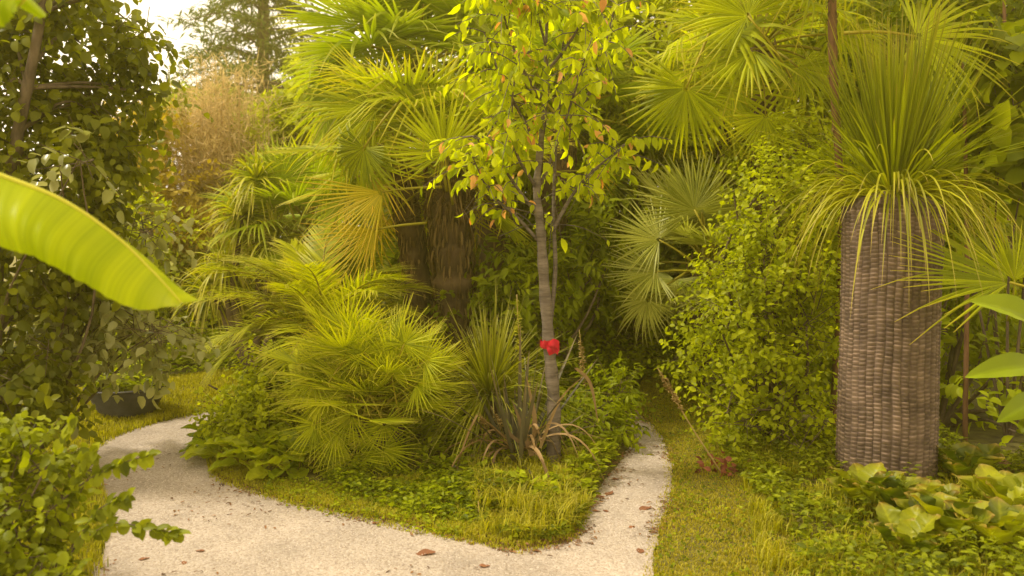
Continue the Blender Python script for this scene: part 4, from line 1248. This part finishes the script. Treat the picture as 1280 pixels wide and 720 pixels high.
tree('pale green round crowned tree below the conifer', 300, 18, [bl(285, 135, 18, 32, 18), bl(335, 172, 17.5, 60, 30), bl(395, 100, 19, 30, 35), bl(405, 140, 17, 45, 36), bl(262, 155, 18, 32, 20)], 'farleaf', 2600, .16, .09, tr=.12, gap=.4, tw=.3)
tree('hazy far tree left of the conifer', 235, 20, [bl(250, 152, 20, 26, 16), bl(215, 140, 19, 45, 26)], 'farleaf', 500, .16, .09, tr=.10, gap=.45, tw=.3)
tree('leafy green tree between the dry bamboo and the palms', 372, 13, [bl(355, 170, 13, 40, 40), bl(390, 210, 13, 50, 50), bl(350, 240, 12.5, 45, 40), bl(420, 150, 13.5, 60, 70)], 'bright', 1500, .17, .09, tr=.07, gap=.3)
tree('golden leaved tree left of the dry bamboo', 180, 12, [bl(180, 185, 12, 60, 50), bl(150, 240, 11.5, 60, 60), bl(205, 250, 11.5, 50, 55), bl(170, 320, 11, 70, 60)], 'gold', 2000, .12, .06, tr=.06, gap=.35)
tree('yellow green shrubby tree behind the banana leaf', 190, 9.6, [bl(190, 300, 9.6, 60, 50), bl(150, 350, 9.4, 70, 60), bl(215, 370, 9.6, 50, 60), bl(130, 270, 9.8, 50, 50)], 'bright', 1500, .10, .05, tr=.05, gap=.4)
tree('dark evergreen bush at the far end of the left path', 225, 10.3, [bl(225, 430, 10.3, 60, 50), bl(280, 430, 10.6, 50, 60), bl(170, 440, 10.2, 60, 45), bl(250, 380, 10.8, 60, 50), bl(310, 390, 11, 60, 70), bl(100, 430, 10, 70, 70)], 'dark', 2300, .12, .06, tr=.05, gap=.1)

# dry bamboo: upright fine canes
def bamboo(label, pxs, Y, n, top, mat, leafmat, nl):
    x, y = gp(sum(pxs) / 2, Y)
    root = thing('bamboo_clump', (x, y, gz1(x, y)), label, 'bamboo', 'bamboo clumps')
    st = MB(); fm = MB()
    for k in range(n):
        px = random.uniform(*pxs); yy = Y + random.uniform(-.6, .6)
        b0 = base_of(px, yy); e = W(px + random.uniform(-30, 30), top + random.uniform(0, 130) ** 1.0, yy)
        P = curve([b0, (b0 + e) / 2 + rng.standard_normal(3) * .06, e], 8)
        tube(st, P, np.linspace(.014, .004, len(P)), 5, 0, random.random(), cap=False)
        m = nl
        ii = rng.integers(len(P) // 4, len(P), m)
        Q = P[ii] + rng.standard_normal((m, 3)) * .13
        A = rng.standard_normal((m, 3)) + np.array([0, 0, .9])
        add_leaves(fm, Q, A, rng.standard_normal((m, 3)), rng.uniform(.10, .28, m), .014, 'simple')
    part(st, 'canes', M['dry'], root)
    part(fm, 'foliage', M[leafmat], root)
bamboo('tall dry tan bamboo clump left of the strap leaved heads', (225, 320), 12.5, 120, 85, 'dry', 'dry', 170)
bamboo('shorter golden bamboo clump with green leaves near the black pot', (190, 270), 11.6, 45, 250, 'dry', 'gold', 110)

# ================================================================== LEFT FOREGROUND
# big shading tree at left
x, y = gp(-20, 4.9)
tb_ = np.array([x, y, gz1(x, y) - .05])
blobs = [bl(30, 60, 5.1, 90, 70, 50), bl(110, 60, 5.1, 70, 65, 50), bl(60, 180, 5.1, 80, 70, 50), bl(130, 150, 5.2, 50, 60, 45), bl(20, 290, 5.0, 80, 80, 50), bl(85, 290, 5.2, 55, 70, 45),
         bl(0, 420, 4.9, 70, 70, 50), bl(60, 385, 5.1, 40, 40, 40), bl(-40, 150, 5.0, 80, 120, 60), bl(165, 30, 5.3, 50, 40, 35), bl(60, -10, 5.1, 110, 40, 60), bl(-10, 490, 4.7, 60, 40, 40), bl(38, 450, 5.0, 26, 36, 30), bl(35, 510, 4.9, 40, 30, 35), bl(195, 120, 5.3, 30, 40, 28)]
shrub('broadleaf_tree', 'large shady olive green tree filling the left edge', 'tree', (x, y), blobs, 'olive', 1900, 8, .072, .050, 'round', .28, gap=.40, stem_r=.02, trunk=[tb_, W(-5, 330, 4.9), W(20, 180, 4.85), W(42, 70, 4.8), W(62, -40, 4.8)],
      part_names=('trunk', 'crown'), trunk_r=(.05, .022), droop=.45, up=.2, twigs=5, gs=3.5)
# pale drooping shrub near the pot
shrub('pale_leaf_shrub', 'shrub with pale glossy drooping leaves hanging by the black pot', 'shrub', gp(20, 5.3),
      [bl(140, 405, 5.5, 50, 24, 35), bl(195, 415, 5.5, 36, 16, 25), bl(60, 450, 5.2, 35, 26, 35), bl(100, 200, 4.5, 20, 20, 15), bl(95, 390, 5.4, 50, 40, 35), bl(180, 290, 5.4, 25, 25, 20), bl(120, 432, 5.5, 35, 14, 25)], 'pale', 170, 7, .088, .052, 'round', .3, stem_r=.012, twigs=1, droop=.5)
# foreground bush
def arching(fm):
    for pxs, Y in [([(95, 680), (140, 655), (185, 660), (228, 668)], 2.95), ([(60, 640), (110, 600), (150, 580), (190, 568)], 3.0), ([(80, 650), (100, 590), (120, 560)], 3.0), ([(90, 690), (120, 640), (160, 620)], 2.9), ([(40, 620), (70, 560), (95, 520)], 3.0)]:
        P = curve([W(a, c, Y) for a, c in pxs], 8)
        tube(fm, P, np.linspace(.004, .0015, len(P)), 5, 1, cap=False)
        for k in range(3, len(P)):
            for sd in (-1, 1):
                if random.random() < .75:
                    tg = norm(P[k] - P[k - 1])
                    A = tg * .5 + np.array([sd * .2, -.3, sd * .6 - .35]) + rng.standard_normal(3) * .25
                    add_leaves(fm, [P[k]], [A], [np.array([0, -.7, .7]) + rng.standard_normal(3) * .3], random.uniform(.036, .056), random.uniform(.026, .036), 'round', 0)
shrub('leafy_bush', 'green leafy bush in the bottom left foreground with arching twigs', 'bush', gp(20, 3.1),
      [bl(0, 645, 3.1, 65, 60, 50), bl(50, 695, 2.9, 55, 45, 40), bl(-10, 580, 3.3, 45, 35, 40), bl(62, 625, 3.15, 34, 36, 30), bl(-20, 710, 2.9, 70, 60, 50), bl(85, 730, 2.9, 40, 25, 30), bl(40, 575, 3.2, 26, 24, 25)], ('weed', 'bark'), 760, 8, .044, .032, 'round', .16, gap=.42, stem_r=.006, twigs=3, extra=arching, gs=7)

# banana
sx, sy = -2.15, 2.35
root = thing('banana_plant', (sx, sy, gz1(sx, sy)), 'banana plant whose long bright leaf arches in from the left edge', 'banana plant')
mb = MB(); tube(mb, [(sx, sy, -.05), (sx, sy, .8), (sx + .03, sy, 1.6), (sx + .06, sy, 1.9)], [.09, .08, .06, .03], 12)
part(mb, 'stem', M['petiole'], root)
def banana_leaf(mid_px, low_px, Y, dYlow, back=.3):
    m = curve([W(a, c, Y) for a, c in mid_px], 12)
    lo = curve([W(a, c, Y + dYlow) for a, c in low_px], 12)
    n = max(len(m), len(lo)); tt = np.linspace(0, 1, n)
    n = n * 3; tt = np.linspace(0, 1, n)
    def rs(P): return np.stack([np.interp(tt, np.linspace(0, 1, len(P)), P[:, k]) for k in range(3)], 1)
    m, lo = rs(m), rs(lo)
    lm = MB()
    us = np.linspace(0, 1, 10)
    rip = np.cumsum(rng.standard_normal(n)) * .0009 + .0025 * rng.standard_normal(n) * (rng.random(n) < .15)
    wv = .004 * np.sin(tt * 55) + .003 * np.sin(tt * 130 + 1)
    V = (m[:, None] * (1 - us)[None, :, None] + lo[:, None] * us[None, :, None])
    V[..., 1] -= (.05 * np.sin(PI * us))[None] * np.sin(PI * tt)[:, None]
    V[..., 1] += wv[:, None] * us[None]
    V[..., 2] += rip[:, None] * us[None] * .5
    q = (np.arange(n - 1)[:, None] * 10 + np.arange(9)[None]).ravel()
    q = np.stack([q, q + 1, q + 11, q + 10], 1)
    var = np.clip(.5 + .3 * np.repeat(np.sin(tt * 23 + 1) * np.sin(tt * 57) + .9 * rng.standard_normal(n) * .5, 10), 0, 1)
    lm.add(V.reshape(-1, 3), [q], 0, var, np.tile(us, n))
    # rear half, folded back
    hi = m + (lo - m) * np.array([.2, 0, .35]) * .9 + np.array([0, 1, 0]) * (np.linalg.norm(lo - m, axis=1) * .8)[:, None]
    V2 = (m[:, None] * (1 - us)[None, :, None] + hi[:, None] * us[None, :, None])
    lm.add(V2.reshape(-1, 3), [q], 0, var, np.tile(us, n))
    lf = part(lm, 'leaf', M['banana'], root)
    rm = MB(); tube(rm, m + np.array([0, .004, .0]), np.linspace(.012, .003, n), 8)
    local(rm, root); link('midrib', rm.mesh('midrib', M['midrib']), lf)
banana_leaf([(-290, 140), (-120, 176), (0, 220), (75, 250), (140, 293), (190, 340), (226, 379)], [(-290, 190), (-120, 265), (0, 306), (45, 320), (100, 352), (165, 386), (226, 384)], 2.2, -.12)
banana_leaf([(-200, -60), (-60, -70), (10, -30), (28, -5), (22, 8)], [(-200, 40), (-60, 60), (-5, 36), (12, 25), (22, 10)], 2.0, -.08)

# ================================================================== POT
py0 = W(160, 522, 6.75)
px_, pyy = py0[0], 6.75
zb = gz1(px_, pyy)
root = thing('plant_pot', (px_, pyy, zb), 'wide black ribbed tub with low plants on the verge', 'plant pot')
prof = [(.0, 0), (.20, 0), (.215, .01)]
hh = .22
for k in range(10):
    f = k / 9
    r = .215 + .095 * f
    prof += [(r + .006, .015 + f * (hh - .03)), (r, .015 + (f + .055) * (hh - .03))]
prof += [(.325, hh), (.332, hh + .012), (.32, hh + .02), (.30, hh), (.28, hh - .03), (0, hh - .03)]
prof = np.array(prof); ns = 40
th = np.linspace(0, 2 * PI, ns, endpoint=False)
V = np.stack([px_ + prof[:, 0, None] * np.cos(th), pyy + prof[:, 0, None] * np.sin(th), zb + np.repeat(prof[:, 1, None], ns, 1)], -1).reshape(-1, 3)
i = np.arange(len(prof) - 1)[:, None] * ns; j = np.arange(ns)[None]; j2 = (j + 1) % ns
q = np.stack([i + j, i + j2, i + ns + j2, i + ns + j], -1).reshape(-1, 4)
mb = MB(); mb.add(V, [q]); part(mb, 'tub', M['pot'], root)
mb = MB()
V = np.concatenate([[(px_, pyy, zb + hh - .01)], np.stack([px_ + .295 * np.cos(th), pyy + .295 * np.sin(th), np.full(ns, zb + hh - .015)], 1)])
jj = np.arange(ns)
mb.add(V, [np.stack([np.zeros(ns, int), 1 + jj, 1 + (jj + 1) % ns], 1)]); part(mb, 'soil', M['soil'], root)
proot = thing('potted_plant', (px_, pyy, zb + hh - .015), 'low green plants growing in the black tub', 'plant')
fm = MB(); m = 420
a = rng.random(m) * 2 * PI; r = .29 * np.sqrt(rng.random(m))
P = np.stack([px_ + r * np.cos(a), pyy + r * np.sin(a), zb + hh + rng.random(m) * .07], 1)
A = np.stack([np.cos(a * 3), np.sin(a * 3), rng.uniform(.0, .9, m)], 1)
add_leaves(fm, P, A, np.array([0, 0, 1.]) + rng.standard_normal((m, 3)) * .35, rng.uniform(.04, .09, m), rng.uniform(.03, .05, m), 'round')
P2 = P[:60].copy(); P2[:, 2] += .06 + rng.random(60) * .12
add_leaves(fm, P2, A[:60], np.array([0, 0, 1.]) + rng.standard_normal((60, 3)) * .3, .07, .045, 'round')
part(fm, 'leaves', M['weed'], proot)

# ================================================================== STONES, FALLEN LEAVES, SMALL THINGS
def stone(name, px, py, Y, sx_, sy_, sz_, mat, label, group='stones'):
    p = W(px, py, Y); z = gz1(p[0], p[1])
    bm = bmesh.new(); bmesh.ops.create_icosphere(bm, subdivisions=4, radius=1)
    sd = random.random() * 50
    for v in bm.verts:
        n_ = mnoise.noise(v.co * 1.3 + Vector((sd, 0, 0))) * .35 + mnoise.noise(v.co * 4 + Vector((0, sd, 0))) * .10
        v.co = Vector((v.co.x * sx_, v.co.y * sy_, v.co.z * sz_)) * (1 + n_)
    for f in bm.faces: f.smooth = True
    me = bpy.data.meshes.new(name); bm.to_mesh(me); bm.free(); me.materials.append(M[mat])
    return tag(link(name, me, None, (p[0], p[1], z + sz_ * .55)), label, 'stone', group)
stone('stone', 572, 616, 4.9, .035, .035, .05, 'stone', 'small round grey stone in the island grass')
stone('stone', 592, 600, 5.1, .03, .03, .03, 'stone', 'smallest grey stone just behind the round one in the grass')
stone('stone', 860, 445, 8.6, .16, .14, .17, 'stone', 'large tan boulder at the end of the grass lane')
stone('stone', 1248, 545, 4.9, .085, .06, .05, 'redstone', 'rough red stone half hidden at the right edge')
stone('stone', 1092, 660, 4.2, .04, .03, .022, 'redstone', 'small pinkish stone among the bergenia leaves')

# red leafy clump on the lane edge
x, y = gp(905, 5.0)
root = thing('red_leaved_plant', (x, y, gz1(x, y)), 'small plant with withered red leaves at the lane edge', 'plant')
fm = MB(); m = 34
P = np.array([x, y, gz1(x, y) + .05]) + rng.standard_normal((m, 3)) * np.array([.06, .05, .035])
add_leaves(fm, P, rng.standard_normal((m, 3)), np.array([0, -.5, .8]) + rng.standard_normal((m, 3)) * .4, .05, .035, 'detail')
part(fm, 'leaves', M['redleaf'], root)

# white marker stick
mpos = W(659, 477, 5.6); zt = W(656, 447, 5.6)
root_z = gz1(mpos[0], mpos[1])
mb = MB(); P = curve([(mpos[0] + .02, mpos[1], root_z - .03), (mpos[0], mpos[1], (root_z + zt[2]) / 2), tuple(zt)], 5); tube(mb, P, .0032, 6)
tag(mb.build('plant_stake', M['marker'], None, origin=(mpos[0] + .02, mpos[1], root_z)), 'thin pale stake standing left of the slim trunk', 'stake')

# fallen leaves
fm = MB()
ts = np.linspace(0, 1, 8); us = np.linspace(-1, 1, 5)
V = []
for ti in ts:
    wq = max(.05, math.sin(PI * ti ** .8) ** .8)
    for u in us:
        V.append((u * wq * .32, ti - .5, (.05 * abs(u) * wq + .08 * (ti - .5) ** 2) + .03 * math.sin(ti * 9 + u * 2) + .02))
i = (np.arange(7)[:, None] * 5 + np.arange(4)[None]).ravel()
fm.add(np.array(V), [np.stack([i, i + 1, i + 6, i + 5], 1)], 0, .5, np.repeat(ts, 5))
M['dropped'] = leaf_mat('dropped_leaf', (0.16, 0.065, 0.03), (0.34, 0.15, 0.07), None, 0.15, 0.7, gain=.99)
lm_ = fm.mesh('fallen_leaf', M['dropped'])
first = None
for px, py, s, lb in [(532, 693, .10, 'large curled red brown leaf lying on the gravel in front'), (606, 709, .06, 'small brown leaf at the bottom edge of the gravel'), (806, 637, .075, 'dark fallen leaf on the narrow right path'), (762, 618, .075, None),
                      (740, 612, .08, None), (750, 622, .06, None), (800, 690, .06, None), (770, 600, .055, None), (742, 630, .05, None), (790, 660, .04, None), (470, 655, .05, None), (560, 672, .055, None), (575, 676, .05, None), (545, 668, .045, None),
                      (590, 680, .05, None), (640, 690, .045, None), (440, 645, .045, None), (250, 690, .05, None), (180, 700, .05, None), (230, 705, .04, None), (745, 640, .05, None), (757, 640, .04, None), (415, 640, .04, None), (350, 625, .04, None), (670, 690, .05, None)]:
    g = G(px, py)
    o = link('fallen_leaf', lm_) if first is None else first.copy()
    if first is None: first = o
    else: COL.objects.link(o)
    o.location = (g[0], g[1], .005 if inside(PE, np.array([g]))[0] else gz1(*g) + .02)
    o.scale = (s, s, s)
    o.rotation_euler = (random.uniform(-.15, .15), random.uniform(-.15, .15), random.random() * 6.28)
    tag(o, lb or 'small brown fallen leaf along the gravel edge', 'fallen leaf', 'fallen leaves on the gravel')

# ================================================================== HAZE: thin warm mist filling the whole garden
m, nt, N, L = new_mat('haze')
out = N.new('ShaderNodeOutputMaterial'); vs = N.new('ShaderNodeVolumeScatter')
vs.inputs['Color'].default_value = (1, .86, .22, 1); vs.inputs['Density'].default_value = .0052; vs.inputs['Anisotropy'].default_value = .45
L.new(vs.outputs[0], out.inputs['Volume'])
bm = bmesh.new(); bmesh.ops.create_cube(bm, size=1)
for v in bm.verts: v.co = Vector((v.co.x * 70, v.co.y * 50 + 20, v.co.z * 16 + 7.5))
me = bpy.data.meshes.new('haze'); bm.to_mesh(me); bm.free(); me.materials.append(m)
tag(link('haze', me), None, None, kind='structure')

# leaf litter along the gravel edges
nL = 2600
ci = rng.integers(0, len(PE), nL * 3)
c = PE[ci] + rng.standard_normal((nL * 3, 2)) * .05
c = c[(c[:, 1] > 3.2) & (c[:, 1] < 7.2) & (c[:, 0] > -1.9)][:nL]
kk = np.array([mnoise.noise(Vector((p[0] * 2.2, p[1] * 2.2, 5))) > -.05 for p in c]); c = c[kk]; n_ = len(c)
mb = MB()
ex = np.column_stack([rng.uniform(-2.6, 1.2, 2600), rng.uniform(3.2, 6.8, 2600)]); ex = ex[inside(PE, ex)]
ex = ex[np.array([mnoise.noise(Vector((p[0] * 1.5, p[1] * 1.5, 9))) + .35 * mnoise.noise(Vector((p[0] * 7, p[1] * 7, 9))) > .12 for p in ex])]
c = np.concatenate([c, ex]); n_ = len(c)
a = rng.random(n_) * 2 * PI
add_leaves(mb, np.column_stack([c, np.maximum(gz(c), .004) + .004 + rng.random(n_) * .006]), np.stack([np.cos(a), np.sin(a), rng.uniform(-.1, .25, n_)], 1), np.array([0, 0, 1.]) + rng.standard_normal((n_, 3)) * .25, rng.uniform(.008, .035, n_), rng.uniform(.004, .014, n_), 'detail')
tag(mb.build('leaf_litter', M['deadleaf']), 'brown crumbled leaf litter along the gravel edges', 'leaf litter', kind='stuff')

# ================================================================== LIGHT, SKY, CAMERA
EL, AZ = 56, 272         # soft sun high on the left
w = bpy.data.worlds.new('World'); sc.world = w; w.use_nodes = True
nt = w.node_tree; nt.nodes.clear(); N, L = nt.nodes, nt.links
out = N.new('ShaderNodeOutputWorld'); bg = N.new('ShaderNodeBackground')
sky = N.new('ShaderNodeTexSky'); sky.sky_type = 'NISHITA'; sky.sun_disc = False
sky.sun_elevation = R_(EL); sky.sun_rotation = R_(AZ); sky.dust_density = 3.0; sky.air_density = 1.0
mx = N.new('ShaderNodeMix'); mx.data_type = 'RGBA'; mx.inputs[0].default_value = .85
mx.inputs[7].default_value = (17.4, 14.8, 10.6, 1)      # bright thin cloud
L.new(sky.outputs[0], mx.inputs[6]); L.new(mx.outputs[2], bg.inputs['Color'])
bg.inputs['Strength'].default_value = .12
L.new(bg.outputs[0], out.inputs['Surface'])
sun = bpy.data.lights.new('sun', 'SUN'); sun.energy = 4.2; sun.angle = R_(8); sun.color = (1, .92, .74)
so = bpy.data.objects.new('sun', sun); COL.objects.link(so)
az, el = R_(AZ), R_(EL)
sd = Vector((math.sin(az) * math.cos(el), math.cos(az) * math.cos(el), math.sin(el)))
so.rotation_euler = sd.to_track_quat('Z', 'Y').to_euler()
so.location = (0, 0, 20)

cam = bpy.data.cameras.new('camera'); cam.sensor_width = 36; cam.lens = 36 * F / 1280
cam.clip_start = .05; cam.clip_end = 2000
co = bpy.data.objects.new('camera', cam); COL.objects.link(co)
co.location = (0, 0, H); co.rotation_euler = (R_(90) - PITCH, 0, 0)
sc.camera = co
cam.dof.use_dof = True; cam.dof.focus_distance = 5.3; cam.dof.aperture_fstop = 2.0

sc.view_settings.view_transform = 'Standard'; sc.view_settings.look = 'None'; sc.view_settings.exposure = 0; sc.view_settings.gamma = 1
sc.render.engine = 'CYCLES'
sc.cycles.use_denoising = True
sc.cycles.volume_bounces = 2; sc.cycles.max_bounces = 8; sc.cycles.diffuse_bounces = 5; sc.cycles.transmission_bounces = 5; sc.cycles.transparent_max_bounces = 8
